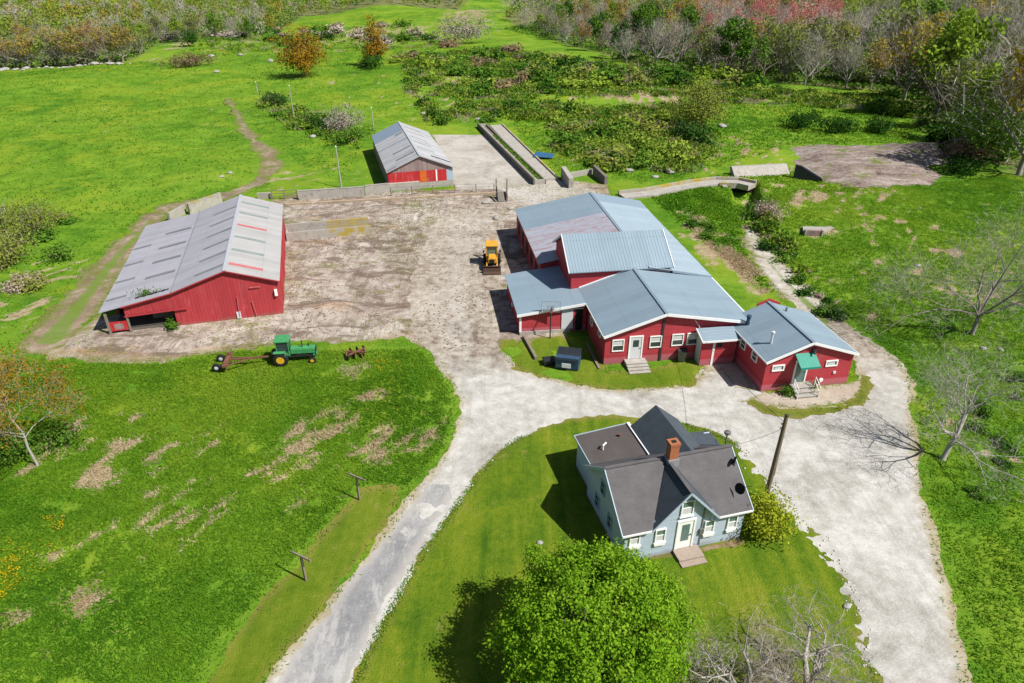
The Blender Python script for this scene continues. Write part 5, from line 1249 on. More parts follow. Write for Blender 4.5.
# curved lichen covered ramp wall and bridge
RP = [at(*q) for q in ((622, 198), (650, 195), (675, 190), (698, 186), (718, 183.5), (738, 184), (752, 187))]
c = RP[3]; t = thing('concrete_bridge', 'curved concrete ramp and bridge with yellow lichen over the ditch', 'bridge', (c.x, c.y, 0))
def ribbon(mb, pts, off, wd, z0, z1):
    n = len(pts); L_, R_ = [], []
    for i in range(n):
        d = (pts[min(i + 1, n - 1)] - pts[max(i - 1, 0)]).normalized(); s = Vector((-d.y, d.x, 0))
        L_.append(pts[i] + s * (off + wd / 2) - c); R_.append(pts[i] + s * (off - wd / 2) - c)
    for i in range(n - 1):
        a0, a1, b0, b1 = R_[i], R_[i + 1], L_[i], L_[i + 1]
        mb.hexa([Vector((q.x, q.y, z0)) for q in (a0, a1, b1, b0)] + [Vector((q.x, q.y, z1)) for q in (a0, a1, b1, b0)])
ribbon_m = MB(); ribbon(ribbon_m, RP, 0, 1.98, -.3, .3); ribbon_m.build('deck', 'conc', t)
mb = MB(); ribbon(mb, RP, 1.2, .35, -.3, .7); mb.build('parapet', 'conclichen', t)
mb = MB(); ribbon(mb, RP[4:], -1.15, .3, -.3, .5); mb.build('parapet', 'conclichen', t)
q = RP[4] - c; q2 = RP[6] - c; MB().box(q.x + .9, q2.x + .6, q.y - .95, q.y - .5, -2.6, -.31).build('culvert_opening_shade', 'black', t)  # solid black box stands for the shade inside the opening under the deck
mb = MB(); mb.box(q.x + .2, q.x + .85, q.y - 2.2, q.y - 1.2, -2.4, .2); mb.build('abutment', 'conc', t)
# sloping slab and the raised pad
a, b = at(733, 177), at(788, 174); c2, rz, Lh = line_frame(a, b)
t = thing('sloping_slab', 'sloping grey concrete bunker slab left of the raised brown pad', 'slab', (c2.x, c2.y, 0), rz)
MB().prism([(-.9, -.1), (.9, -.1), (1.5, 1.3), (.9, 1.35)], -Lh, Lh, lambda q, n, z: (n, q, z)).build('slab', 'conc', t)
a, b = at(822, 181), at(793, 178); 
def pasture_mat():
    k = N('weathered silage plastic'); v = k.pos()
    n1 = k.noise(k.scale(v, .5, 1.6, 1), .3, 6, .75, .8); n2 = k.noise(v, 2, 5, .7)
    col = k.ramp(k.con(k.math('ADD', k.math('MULTIPLY', n1, .65), k.math('MULTIPLY', n2, .35)), 2.2), [(.25, (.09, .065, .055)), (.42, (.19, .145, .125)), (.57, (.28, .225, .2)), (.75, (.36, .34, .33))])
    col = k.mix(k.smooth(k.noise(v, .35, 6, .74, .5), .54, .62), col, (.13, .16, .035))
    k.bump(n2, .8, .15); return k.fin(col, .9, 0, .15)
X0, X1, Y0, Y1 = 36, 95, 76, 125
xs_ = np.arange(X0, X1, .8); ys_ = np.arange(Y0, Y1, .8); X, Y = np.meshgrid(xs_, ys_)
sdp = sd_poly(X, Y, poly_px(PASTURE_PX)) + 3.2 * fbm(X, Y, .14, 55, 4) + .8 * fbm(X, Y, .9, 57, 2)
Zp = np.clip(sdp / 4.5, -.25, 1) * .9 + .22 * fbm(X, Y, .3, 61, 4)
nyy, nxx = X.shape; id_ = np.arange(nxx * nyy).reshape(nyy, nxx); Qd = np.stack([id_[:-1, :-1], id_[:-1, 1:], id_[1:, 1:], id_[1:, :-1]], -1).reshape(-1, 4)
keep = (sdp.ravel()[Qd] > -.8).any(1); Qd = Qd[keep]; used = np.unique(Qd); rm = np.zeros(nxx * nyy, int); rm[used] = np.arange(len(used))
o = np_mesh('silage_mound', np.stack([X, Y, Zp], -1).reshape(-1, 3)[used], rm[Qd], pasture_mat(), smooth=True)
tag(o, 'broad flat brown grey mound covered in old silage plastic', 'mound')
c, rz, Lh = line_frame(a, b); t = thing('mound_cover', 'black plastic sheet on the steep end of the brown mound', 'plastic sheet', (c.x, c.y, 0), rz)
MB().prism([(-Lh, 0), (Lh, 0), (Lh, 2.1), (Lh * .6, 1.95), (-Lh, .3)], -.25, .25, lambda q, n, z: (q, n, z)).build('sheet', 'blackplastic', t)
MB().beam((Lh * .6, -.3, 2.0), (-Lh, -.3, .38), .25, .12).build('sheet_weight', 'conc', t)
p = at(813, 235); t = thing('concrete_block', 'pale square concrete headwall beside the dirt spur right of ditch', 'headwall', p, R(-5))
MB().box(-.9, .9, -.2, .2, -.2, .62).build('face', 'greyboard', t); MB().slab([(-1.2, .203, .45), (1.2, .203, .45), (3.2, 2.4, .25), (-.6, 2.4, .25)], .3).build('slab', 'conc', t); MB().box(-1.1, -.903, -.3, .2, -.2, .7).build('wing', 'conc', t)
MB().box(.903, 1.1, -.3, .2, -.2, .7).build('wing', 'conc', t)
# debris by the chute and the rear shed
def rock(rng, name='boulder', m='stone', r=.5, flat=.6):
    bm = bmesh.new(); bmesh.ops.create_icosphere(bm, subdivisions=2, radius=r)
    ph = rng.uniform(0, 6, 3)
    for v in bm.verts:
        n = math.sin(v.co.x * 4 / r * .7 + ph[0]) * math.sin(v.co.y * 3 / r * .7 + ph[1]) * .18 + rng.normal() * .06
        v.co *= (1 + n); v.co.z *= flat
        if v.co.z < -.2 * r: v.co.z = -.2 * r
    me = bpy.data.meshes.new(name); bm.to_mesh(me); bm.free(); me.materials.append(M[m]); return me
RK = [rock(RNG, r=.5) for _ in range(4)]; RKD = [rock(RNG, m='concdark', r=.5) for _ in range(2)]
ROCKS = []
def put_rock(px, py, s, label, group=None, dark=False, cat='rock'):
    p = at(px, py); me = (RKD if dark else RK)[len(ROCKS) % (2 if dark else 4)]
    o = bpy.data.objects.new('boulder', me); COL.objects.link(o); o.location = (p.x, p.y, ground_z(p.x, p.y) + .12 * s); o.rotation_euler = (0, 0, random.uniform(0, 6)); o.scale = (s, s * random.uniform(.7, 1.1), s * random.uniform(.7, 1))
    tag(o, label, cat, group); ROCKS.append(o)
x = -6
while x < 132:
    put_rock(x, 66.5 - abs(x - 60) * .012 + random.uniform(-1.4, 1.4), random.choice((.8, 1.1, 1.4, 2.3)), 'pale boulder of the stone row along the top left field edge', 'stone wall boulders')
    x += random.uniform(2.5, 9)
for px, py, s, lab in ((212, 60, 3, 'pale rock in the far pasture beside a low brown thicket'), (241, 59, 2.6, 'white topped rock right of the low brown thicket'), (217, 75, 2.2, 'small pale rock below the low brown thicket'), (271, 65, 3.2, 'flat white rock left of the big orange tree'), (352, 142, 1.6, 'flat pale rock in weeds behind the weathered barn, lower one'), (313, 138, 2.0, 'flat pale rock in weeds left of the weathered barn'), (424, 115, 2.3, 'white rock in weeds behind the weathered barn ridge'), (489, 120, 2.0, 'white rock at the far end of the feed bunk'), (478, 121, 1.8, 'grey rock at the far end of the feed bunk'), (222, 178, 1.2, 'pale rock at the field edge above the cow barn'), (230, 174, 1.3, 'larger pale rock at the field edge above the cow barn'), (722, 127, 2.6, 'flat pale rock right of the big olive tree'), (629, 171, 2.0, 'pale rubble rock behind the rear shed roof'), (670, 172, 3.0, 'big tilted slab of rubble beside the bridge ramp'), (655, 178, 1.6, 'small rubble rock near the bridge ramp'), (918, 266, 1.0, 'white stone in the right hand field'), (984, 348, .8, 'pale fallen stone near the right frame edge'), (1001, 349, .7, 'tan fallen stone at the right frame edge'), (540, 543, .5, 'flat stepping stone on the lawn left of the leafy tree'), (847, 607, .7, 'pale log shaped stone on the lawn near the gravel'), (486, 203, 1.6, 'pale rubble chunk in front of the stock chute'), (496, 219, 1.5, 'grey rubble chunk left of the rear shed corner'), (511, 209, 1.3, 'dark rubble chunk at the rear shed corner')):
    put_rock(px, py, s * .7, lab)
# rotting timber / curb beside the annex
a, b = at(524, 338), at(536, 360); c, rz, Lh = line_frame(a, b)
t = thing('timber_curb', 'weathered timber edging running out from the annex corner', 'edging', (c.x, c.y, 0), rz)
MB().box(-Lh, -.05, -.12, .12, 0, .32).box(-.03, Lh, -.12, .12, 0, .3).build('timber', 'wood', t)
a, b = at(592, 345), at(604, 369); c, rz, Lh = line_frame(a, b)
t = thing('fallen_plank', 'long plank leaning in the shade of the barn side wall', 'plank', (c.x, c.y, 0), rz)
MB().beam((-Lh, -.5, .25), (Lh, -.4, .1), .2, .06).build('plank', 'wood', t)

# loose stones along the gravel edge and on the worn lawn margin
def stones(name, label, Q, size, rng):
    n = len(Q); base = np.array([[1, 0, 0], [0, 1, 0], [-1, 0, 0], [0, -1, 0], [0, 0, .45], [0, 0, -.4]], float)
    s = size * rng.uniform(.4, 1.3, n) ; th = rng.uniform(0, 6.28, n)
    V = np.repeat(base[None], n, 0) * (s[:, None, None]) * rng.uniform(.6, 1.2, (n, 6, 1))
    c_, s_ = np.cos(th)[:, None], np.sin(th)[:, None]; x, y = V[..., 0].copy(), V[..., 1].copy(); V[..., 0] = x * c_ - y * s_; V[..., 1] = x * s_ + y * c_
    V[..., 0] += Q[:, :1]; V[..., 1] += Q[:, 1:2]; V[..., 2] += .035
    f = np.array([[0, 1, 4], [1, 2, 4], [2, 3, 4], [3, 0, 4], [1, 0, 5], [2, 1, 5], [3, 2, 5], [0, 3, 5]]); Fq = (f[None] + 6 * np.arange(n)[:, None, None]).reshape(-1, 3)
    o = np_mesh(name, V.reshape(-1, 3), Fq, M['whitestone']); tag(o, label, 'stones', kind='stuff')
M['whitestone'] = simple('crushed white stone', (.5, .48, .45), .2, 3, .95)
rg = np.random.default_rng(91); X = rg.uniform(-12, 24, 400000); Y = rg.uniform(12, 46, 400000)
di = LAYERS_SD['island'](X, Y); q = sd_line(X, Y, [g2(*p) for p in [(752, 450), (775, 480), (800, 508), (828, 538), (850, 574), (866, 620), (874, 660)]], [2.8, 3.2, 3.4, 3.0, 2.4, 2.0, 1.8])
ok = ((q > 0) & (di > -.3) & (rg.uniform(0, 1, len(X)) < .02 * np.clip(1.3 - di * .55, .05, 1) * (fbm(X, Y, .8, 12, 3) > -.05))) | ((abs(di) < .35) & (rg.uniform(0, 1, len(X)) < .002))
stones('gravel_stones', 'loose pale stones scattered along the lawn and gravel edge', np.stack([X[ok], Y[ok]], -1), .085, rg)

X = rg.uniform(-34, 6, 60000); Y = rg.uniform(46, 100, 60000)
ok = (LAYERS_SD['yard'](X, Y) > .3) & (rg.uniform(0, 1, len(X)) < .05 + .12 * (fbm(X, Y, .2, 44, 3) > .15)) & (open_d(X, Y) < 0)
for ox, oy, az, a0, a1, b0, b1 in RECTS:
    a = (X - ox) * math.cos(az) - (Y - oy) * math.sin(az); b = (X - ox) * math.sin(az) + (Y - oy) * math.cos(az); ok &= ~((a > a0) & (a < a1) & (b > b0) & (b < b1))
M['whitestone'] = M['clod']; stones('yard_stones', 'small stones and clods strewn over the trampled yard', np.stack([X[ok], Y[ok]], -1), .10, rg)
# ------------------------------------------------------------------ vegetation
def bare_tree(name, label, loc, height, tr, seed, bark='barkpale', leaf=None, leafn=0, leafs=.12, twig='grey', twn=5, spread=1.0, levels=4, limbs=6, frac=.25, childn=(5, 5, 4, 4), lean=(0, 0), rz=0, twl=.55, cat='tree', group=None, up=.25, twj=.28, tww=.016, twax=.55, lfac=.62):
    rng = np.random.default_rng(seed); t = thing(name, label, cat, loc, rz, group)
    ln, tips = skeleton(rng, height, tr, levels, limbs, spread, frac, up, childn, lfac, lean)
    tubes_mesh('trunk', ln, bark, t)
    P, A = tip_cards(tips, rng, twn, twl, tww, twj)
    V, Fq = cards(P, twl, tww, rng, axis=A, axj=twax); np_mesh('twigs', V, Fq, FOL[twig], t, rng.uniform(0, 1, len(P)))
    if leafn:
        P, A = tip_cards(tips, rng, leafn, .1, .1, twj * 1.3); V, Fq = cards(P, leafs, leafs * .75, rng, normal=np.array([[0, 0, 1.]] * len(P)))
        np_mesh('crown', V, Fq, FOL[leaf], t, rng.uniform(0, 1, len(P)))
    return t
def onground(px, py): p = at(px, py); p.z = ground_z(p.x, p.y); return p
# big leafy maple in front
p = at(592, 676); 
t = thing('leafy_tree', 'large round dense green leafy tree at the bottom of the photo', 'tree', p)
rng = np.random.default_rng(5); ln, tips = skeleton(rng, 6.2, .26, 3, 8, 1.0, .26, .2, (5, 5, 4)); tubes_mesh('trunk', ln, 'bark', t)
leafy_crown('crown', rng, (0, 0, 3.55), (4.3, 4.2, 3.2), 620, 105, .25, .14, 'maple', t, .89, .09, .7)
# bare trees
bare_tree('bare_tree', 'pale bare tree with long shadow across the gravel drive', onground(942, 460), 8.6, .17, 21, 'barkpale', twig='grey', spread=1.1, limbs=6, lean=(.25, .1), frac=.22, twn=4)
bare_tree('bare_tree', 'tall grey bare tree in the right hand field', onground(972, 333), 12.5, .2, 34, 'bark_mid', twig='grey', spread=1.05, limbs=8, frac=.16, twn=6, twl=.8, twj=.45, tww=.02)
bare_tree('bare_tree', 'bare spreading tree at the bottom edge beside the leafy tree', onground(738, 702), 4.9, .25, 52, 'barkpale', twig='tan', spread=1.35, limbs=7, frac=.2, twn=3, twl=.42, tww=.012, twj=.25, up=.1)
bare_tree('bare_tree', 'bare spreading tree at the bottom edge beside the gravel', onground(803, 704), 5.3, .28, 57, 'barkpale', twig='tan', spread=1.45, limbs=8, frac=.2, twn=3, twl=.42, tww=.012, twj=.25, up=.1)
bare_tree('budding_tree', 'forked tree with sparse orange leaves at the left frame edge', onground(37, 464), 8.4, .085, 61, 'barkpale', leaf='orange', leafn=7, leafs=.16, twig='tan', twn=2, spread=1.1, limbs=5, frac=.34)
bare_tree('budding_tree', 'orange leafed tree cut by the left frame edge above the forked tree', onground(-14, 425), 7.4, .13, 67, 'barkpale', leaf='orange', leafn=7, leafs=.17, twig='tan', twn=2, spread=1.2, limbs=6, frac=.3)
# hero shrubs
def bush(name, label, px, py, size, mat, seed, n=900, leaf=.22, cat='shrub', group=None, twig=None, world=None):
    rng = np.random.default_rng(seed); p = onground(px, py) if world is None else world
    t = thing(name, label, cat, p, rng.uniform(0, 6), group); rx, ry, rz = size
    leafy_crown('foliage', rng, (0, 0, rz * .55), (rx, ry, rz * .75), n // 14, 14, .24 * min(rx, ry) ** .5, leaf, mat, t, .72, .22)
    st = MB()
    for i in range(6):
        a = i * 1.05; st.tube([(0, 0, -.1), (math.cos(a) * rx * .3, math.sin(a) * ry * .3, rz * .45), (math.cos(a) * rx * .55, math.sin(a) * ry * .55, rz * .9)], [.06, .04, .015], 4)
    st.build('stems', 'bark', t)
    if twig:
        P = rng.normal(size=(500, 3)) * np.array([rx, ry, rz * .6]) * .42 + np.array([0, 0, rz * .6]); V, Fq = cards(P, .8, .03, rng, axis=np.array([0, 0, 1.]), axj=.8); np_mesh('twigs', V, Fq, FOL[twig], t, rng.uniform(0, 1, 500))
    return t
bush('yellow_bush', 'rounded yellow green bush against the blue house corner', 763, 532, (1.5, 1.45, 2.2), 'bushyellow', 71, 4600, .16)
bush('porch_shrub', 'small dark shrub left of the office porch steps', 786, 395, (.55, .5, .7), 'green', 72, 500, .13)
bush('porch_shrub', 'small bright green shrub right of the office porch steps', 811, 391, (.45, .4, .6), 'green', 73, 400, .13)
bush('barn_weed', 'bright green weed clump in the cow barn doorway', 172, 328, (.8, .5, .6), 'green', 74, 600, .2)
for i, (px, py, s, m, lab, tw, n, lf) in enumerate((
  (38, 236, (3.6, 3.2, 3.6), 'olive', 'rounded grey olive budding bush in the left field corner', 'pinkgrey', 2600, .22),
  (8, 262, (4, 3, 3.4), 'olive', 'dull olive thicket at the left frame edge, lower one', 'tan', 2200, .26),
  (-6, 232, (4, 3.4, 3.4), 'olive', 'olive and grey thicket at the left frame edge, upper one', 'grey', 1800, .24),
  (60, 260, (2.4, 1.8, 1.2), 'green', 'low green weeds right of the grey olive bush', None, 700, .26),
  (22, 285, (2.4, 1.6, .7), 'tan', 'low pale dead brush pile in the left field corner', 'pinkgrey', 1100, .3),
  (8, 455, (2.0, 1.8, 1.2), 'green', 'green bramble under the orange trees at the left edge', None, 1500, .2),
  (62, 442, (1.8, 1.6, 1.0), 'green', 'low green bramble right of the forked orange tree', None, 900, .2),
  (698, 132, (6.2, 5.2, 8.0), 'olive', 'large olive green tree standing alone behind the bridge', 'grey', 4200, .4),
  (690, 143, (6.5, 3, 3.2), 'dark', 'dark green thicket at the foot of the olive tree', 'grey', 2400, .4),
  (862, 82, (5.5, 5, 8.5), 'lime', 'bright lime green tree at the edge of the right hand wood', None, 3000, .5),
  (990, 160, (9, 7, 8), 'green', 'big bushy green tree at the right frame edge beside the mound', None, 5000, .42),
  (960, 172, (6, 3, 1.6), 'dark', 'low dark undergrowth beside the brown mound', None, 1500, .35),
  (802, 127, (5, 3.2, 2.6), 'dark', 'dark green shrub in the far right meadow, leftmost of three', None, 1900, .35),
  (838, 132, (5, 3, 2.4), 'dark', 'dark green shrub in the far right meadow, middle of three', None, 1900, .35),
  (878, 131, (4, 3, 2.4), 'dark', 'dark green shrub in the far right meadow, rightmost of three', None, 1700, .35),
  (344, 133, (4.4, 3.4, 4.2), 'pinkgrey', 'grey bare thicket left of the weathered barn', 'grey', 2200, .3),
  (352, 141, (6, 2.4, 2.0), 'green', 'low green bramble left of the weathered barn', None, 1600, .32),
  (318, 128, (5, 2.4, 2.2), 'dark', 'dark bramble row behind the pasture pole', None, 1500, .32),
  (275, 106, (5, 2.6, 2.2), 'dark', 'dark bramble in the far pasture beside the pale pole', 'tan', 1500, .34),
  (752, 212, (2.6, 2.6, 2.6), 'green', 'bright green willow scrub overhanging the ditch', None, 2000, .24),
  (768, 218, (2.4, 1.8, 1.7), 'tan', 'pinkish dead brush on the ditch bank', 'pinkgrey', 900, .25),
  (190, 70, (9, 4, 3), 'brown', 'low brown thicket in the far left pasture', 'pinkgrey', 1600, .45),
  (190, 50, (4, 4, 5), 'dark', 'round dark evergreen shrub at the far left wood edge', None, 1400, .45),
  (305, 80, (7.0, 6.4, 10.5), 'orange', 'big round orange leafed tree standing alone in the far pasture', 'grey', 4600, .5),
  (376, 71, (4.4, 4, 10.5), 'orange', 'narrow orange leafed tree right of the big round orange tree', 'grey', 2600, .5),
  (372, 73, (7, 3.5, 3.2), 'dark', 'dark bramble at the foot of the narrow orange tree', None, 1500, .45),
  (465, 47, (12, 7, 8), 'pinkgrey', 'wide pinkish grey bare thicket beyond the pasture', 'grey', 3600, .5))):
    bush('tree' if s[2] >= 7 else 'shrub', lab, px, py, s, m, 100 + i, n, lf, 'tree' if s[2] >= 7 else 'shrub', None, tw)

# rough pasture shrubs: prototypes then copies
PROTO = {}
def shrub_proto(kind, mat, seed, n, leaf, twig):
    rng = np.random.default_rng(seed); t = thing('shrub', kind, 'shrub', (0, 0, -50))
    leafy_crown('foliage', rng, (0, 0, .5), (1, 1, .7), n // 10, 10, .2, leaf, mat, t, .7, .3)
    if twig:
        P = rng.normal(size=(160, 3)) * np.array([.45, .45, .3]) + np.array([0, 0, .6]); V, Fq = cards(P, .5, .03, rng, axis=np.array([0, 0, 1.]), axj=.8); np_mesh('twigs', V, Fq, FOL[twig], t, rng.uniform(0, 1, 160))
    return t
KINDS = {'green': ('bright green', 'green'), 'dark': ('dark green', 'dark'), 'lime': ('yellow green', 'lime'), 'tan': ('pale tan dead', 'tan'), 'brown': ('brown', 'brown'), 'olive': ('olive', 'olive'), 'pinkgrey': ('pinkish grey bare', 'pinkgrey')}
for i, (k_, (nm, mt)) in enumerate(KINDS.items()):
    PROTO[k_] = [shrub_proto(nm, mt, 300 + i * 3 + j, 420, .26, 'tan' if k_ in ('tan', 'brown', 'pinkgrey', 'olive') else None) for j in range(2)]
ZONES = [  # polygon in picture space, number, kinds, size range, zone words
 ([(400, 62), (520, 58), (560, 92), (500, 100), (420, 100), (395, 85)], 60, ['green', 'green', 'lime', 'olive', 'brown', 'green', 'lime'], (1.6, 3.6), 'in the scrub beyond the weathered barn'),
 ([(520, 55), (640, 75), (740, 82), (760, 95), (640, 90), (560, 96), (520, 85)], 60, ['green', 'dark', 'green', 'lime', 'tan', 'olive', 'dark'], (1.8, 4.0), 'in the scrub strip below the wood'),
 ([(545, 115), (660, 112), (690, 160), (640, 172), (590, 168), (555, 140)], 60, ['green', 'olive', 'olive', 'lime', 'green', 'lime'], (1.3, 3.0), 'in the scrub behind the rear shed'),
 ([(260, 100), (340, 122), (350, 146), (300, 132), (262, 112)], 10, ['dark', 'green', 'tan'], (1.0, 2.0), 'in the bramble row by the pasture poles'),
 ([(420, 104), (470, 112), (540, 108), (548, 120), (440, 126), (410, 114)], 18, ['green', 'green', 'dark', 'tan'], (1.0, 2.2), 'in the weeds behind the concrete pad'),
 ([(760, 245), (800, 290), (830, 322), (850, 330), (820, 280), (780, 240)], 18, ['green', 'dark', 'green', 'tan'], (.5, 1.1), 'along the ditch bank right of the barn'),
 ([(700, 88), (800, 88), (900, 100), (930, 128), (900, 120), (800, 98), (720, 98)], 22, ['green', 'tan', 'lime', 'dark'], (1.3, 2.6), 'along the foot of the right hand wood'),
 ([(925, 140), (960, 132), (985, 160), (950, 160)], 12, ['dark', 'green', 'dark', 'brown'], (1.6, 3.4), 'in the shade of the right hand wood'),
 ([(170, 40), (300, 20), (400, 25), (460, 55), (330, 50), (200, 62)], 36, ['pinkgrey', 'tan', 'green', 'brown', 'dark'], (2.2, 4.6), 'in the far scrub below the top edge'),
 ([(690, 205), (735, 240), (720, 250), (690, 225)], 7, ['green', 'green', 'dark'], (.5, 1.0), 'on the bank right of the rear shed roof'),
 ([(0, 215), (70, 215), (90, 260), (40, 300), (0, 330)], 14, ['olive', 'tan', 'green', 'olive'], (.8, 1.5), 'in the brush at the left frame edge'),
 ([(960, 380), (1024, 360), (1030, 500), (970, 500)], 8, ['green', 'dark'], (.4, .8), 'in the grass right of the gravel drive')]
def inside(x, y, poly):
    r = False
    for (ax, ay), (bx, by) in zip(poly, poly[1:] + poly[:1]):
        if (ay > y) != (by > y) and x < ax + (y - ay) * (bx - ax) / (by - ay): r = not r
    return r
rs = random.Random(3)
for poly, n, kinds, (s0, s1), words in ZONES:
    wp = [g2(*q) for q in poly]; x0, x1 = min(q[0] for q in wp), max(q[0] for q in wp); y0, y1 = min(q[1] for q in wp), max(q[1] for q in wp)
    c_ = 0
    while c_ < n:
        x, y = rs.uniform(x0, x1), rs.uniform(y0, y1)
        if not inside(x, y, wp): continue
        c_ += 1; k_ = rs.choice(kinds); s = rs.uniform(s0, s1) * (.55 if k_ in ('tan',) else 1); 
        dup(rs.choice(PROTO[k_]), (x, y, ground_z(x, y) - .1 * s), rs.uniform(0, 6.28), (s * rs.uniform(.9, 1.6), s * rs.uniform(.8, 1.2), s * rs.uniform(.6, 1.05)), '%s shrub %s' % (KINDS[k_][0], words), 'shrub', '%s shrubs %s' % (KINDS[k_][0], words))
def purge(t):
    for ch in list(t.children): bpy.data.objects.remove(ch)
    bpy.data.objects.remove(t)
for v in PROTO.values():
    for t in v: purge(t)

# woodland trees
TP = {}
def wood_proto(kind, leafmat, nleaf, leaf, twigmat, ntw, bark, seed, hgt=10, spread=1.0, frac=.2):
    rng = np.random.default_rng(seed); t = thing('tree', kind, 'tree', (0, 0, -80))
    ln, tips = skeleton(rng, hgt, .2, 2, 8, spread, frac, .3, (5, 4), .6); tubes_mesh('trunk', ln, bark, t, (5, 4, 3, 3, 3))
    # uneven crown: a few big boughs, each a cluster of clumps
    B = []
    for i in range(11):
        a = rng.uniform(0, 6.28); r = rng.uniform(.5, 2.9) * spread; B.append((math.cos(a) * r, math.sin(a) * r, hgt * rng.uniform(.48, .9) - r * .35, rng.uniform(.9, 1.6)))
    B.append((0, 0, hgt * .88, 1.2)); B = np.array(B)
    if ntw:
        P, A = tip_cards(tips, rng, 3, 1, 1, .7); k_ = ntw * 11
        Q = np.repeat(B[:, :3], k_, 0) + rng.normal(size=(len(B) * k_, 3)) * np.repeat(B[:, 3], k_)[:, None] * .62
        A2 = Q - np.array([0, 0, hgt * .2]); A2 /= np.linalg.norm(A2, axis=1, keepdims=True)
        V, Fq = cards(np.concatenate([P, Q]), 1.4, .045, rng, axis=np.concatenate([A, A2]), axj=.6); np_mesh('twigs', V, Fq, FOL[twigmat], t, rng.uniform(0, 1, len(V) // 4))
    if nleaf:
        k_ = nleaf * 9; cl = np.repeat(rng.uniform(0, 1, len(B)), k_)
        d = rng.normal(size=(len(B) * k_, 3)); d /= np.linalg.norm(d, axis=1, keepdims=True)
        Q = np.repeat(B[:, :3], k_, 0) + d * (np.repeat(B[:, 3], k_) * rng.uniform(.45, 1.1, len(d)))[:, None]
        V, Fq = cards(Q, leaf, leaf * .8, rng, normal=d + np.array([0, 0, .5])); np_mesh('crown', V, Fq, FOL[leafmat], t, np.clip(.4 * cl + .6 * rng.uniform(0, 1, len(Q)), 0, 1))
    return t
SPEC = {'grey': ('bare grey', None, 0, 0, 'grey', 9, 'barkpale'), 'pinkgrey': ('pinkish bare', None, 0, .3, 'pinkgrey', 9, 'bark_mid'), 'olive': ('olive budding', 'olive', 8, .45, 'grey', 4, 'bark_mid'),
        'yellow': ('yellow budding', 'yellow', 9, .42, 'tan', 6, 'bark_mid'), 'orange': ('orange budding', 'orange', 8, .4, 'tan', 6, 'bark_mid'), 'red': ('red budding', 'red', 8, .36, 'pinkgrey', 4, 'bark_mid'),
        'green': ('green leafed', 'green', 12, .46, 'grey', 0, 'bark'), 'lime': ('lime leafed', 'lime', 11, .46, 'grey', 0, 'bark'), 'dark': ('dark evergreen', 'dark', 14, .4, 'grey', 0, 'bark')}
for i, (k_, sp_) in enumerate(SPEC.items()): TP[k_] = [wood_proto(*sp_, 500 + 5 * i + j, spread=rs.uniform(.9, 1.2), frac=.14) for j in range(3)]
def palette(px, py):
    if px < 140:  return ['olive', 'yellow', 'olive', 'grey', 'grey', 'olive', 'lime', 'lime'] if py < 24 else ['yellow', 'yellow', 'olive', 'lime', 'olive']
    if px < 260:  return ['olive', 'grey', 'grey', 'lime', 'green', 'olive', 'lime']
    if px < 420:  return ['green', 'olive', 'grey', 'yellow', 'green', 'lime']
    if px < 560:  return ['grey', 'pinkgrey', 'olive', 'green', 'grey', 'lime']
    if px < 690:  return ['grey', 'pinkgrey', 'green', 'olive', 'orange', 'dark', 'lime', 'green', 'yellow']
    if px < 830 and py < 45: return ['red', 'red', 'red', 'pinkgrey', 'grey', 'grey', 'olive']
    if px < 830:  return ['grey', 'pinkgrey', 'olive', 'olive', 'lime', 'green', 'yellow']
    return ['grey', 'olive', 'grey', 'lime', 'yellow', 'grey', 'olive', 'green', 'lime', 'olive', 'grey']
WCNT = 0; placed = []
def side_words(px):
    return 'at the top left' if px < 250 else 'left of the top centre' if px < 450 else 'at the top centre' if px < 620 else 'right of the top centre' if px < 830 else 'at the top right'
def wood_tree(x, y, k_, hgt, wd):
    px, py = proj((x, y, 0)); row = 'edge' if (wood_sd(np.array([x]), np.array([y]))[0] < 9) else 'interior'
    lab = '%s tree in the %s of the wood %s' % (SPEC[k_][0], row, side_words(px))
    s = hgt / 9.0
    dup(rs.choice(TP[k_]), (x, y, ground_z(x, y)), rs.uniform(0, 6.28), (s * wd, s * wd, s), lab, 'tree', lab.replace('tree', 'trees', 1))
# yellow willow row, then the edge trees, then the interior from near to far
for px in range(4, 125, 13): wood_tree(*g2(px + rs.uniform(-3, 3), 63 + rs.uniform(-1, 1)), rs.choice(['yellow', 'yellow', 'lime', 'olive', 'yellow', 'orange']), rs.uniform(8, 11), 1.25); WCNT += 1
cand = []
for poly in WOOD_PX_POLYS:
    wp = [g2(*q) for q in poly]; x0, x1 = min(q[0] for q in wp), max(q[0] for q in wp); y0, y1 = min(q[1] for q in wp), min(700, max(q[1] for q in wp))
    for _ in range(6000):
        x, y = rs.uniform(x0, x1), rs.uniform(y0, y1); px, py = proj((x, y, 4))
        if -40 < px < 1064 and inside(x, y, wp): cand.append((math.hypot(x, y), x, y))
cand.sort(); far_pts = []
cell = {}
for d, x, y in cand:
    sep = 6.0 if d < 260 else 7.5
    key = (int(x // 8), int(y // 8)); ok = True
    for i in (-1, 0, 1):
        for j in (-1, 0, 1):
            for q in cell.get((key[0] + i, key[1] + j), ()):
                if math.hypot(q[0] - x, q[1] - y) < sep: ok = False
    if not ok: continue
    cell.setdefault(key, []).append((x, y))
    px, py = proj((x, y, 6))
    tall = 17 if px > 880 else 13 if px > 640 else 10 if px > 500 else 9
    if WCNT < 300:
        wood_tree(x, y, rs.choice(palette(px, py)), tall * rs.uniform(.7, 1.15), rs.uniform(.85, 1.15)); WCNT += 1
    else: far_pts.append((x, y, px, py, tall * rs.uniform(.7, 1.1)))
for v in TP.values():
    for t in v: purge(t)
print('wood trees', WCNT, 'far', len(far_pts))
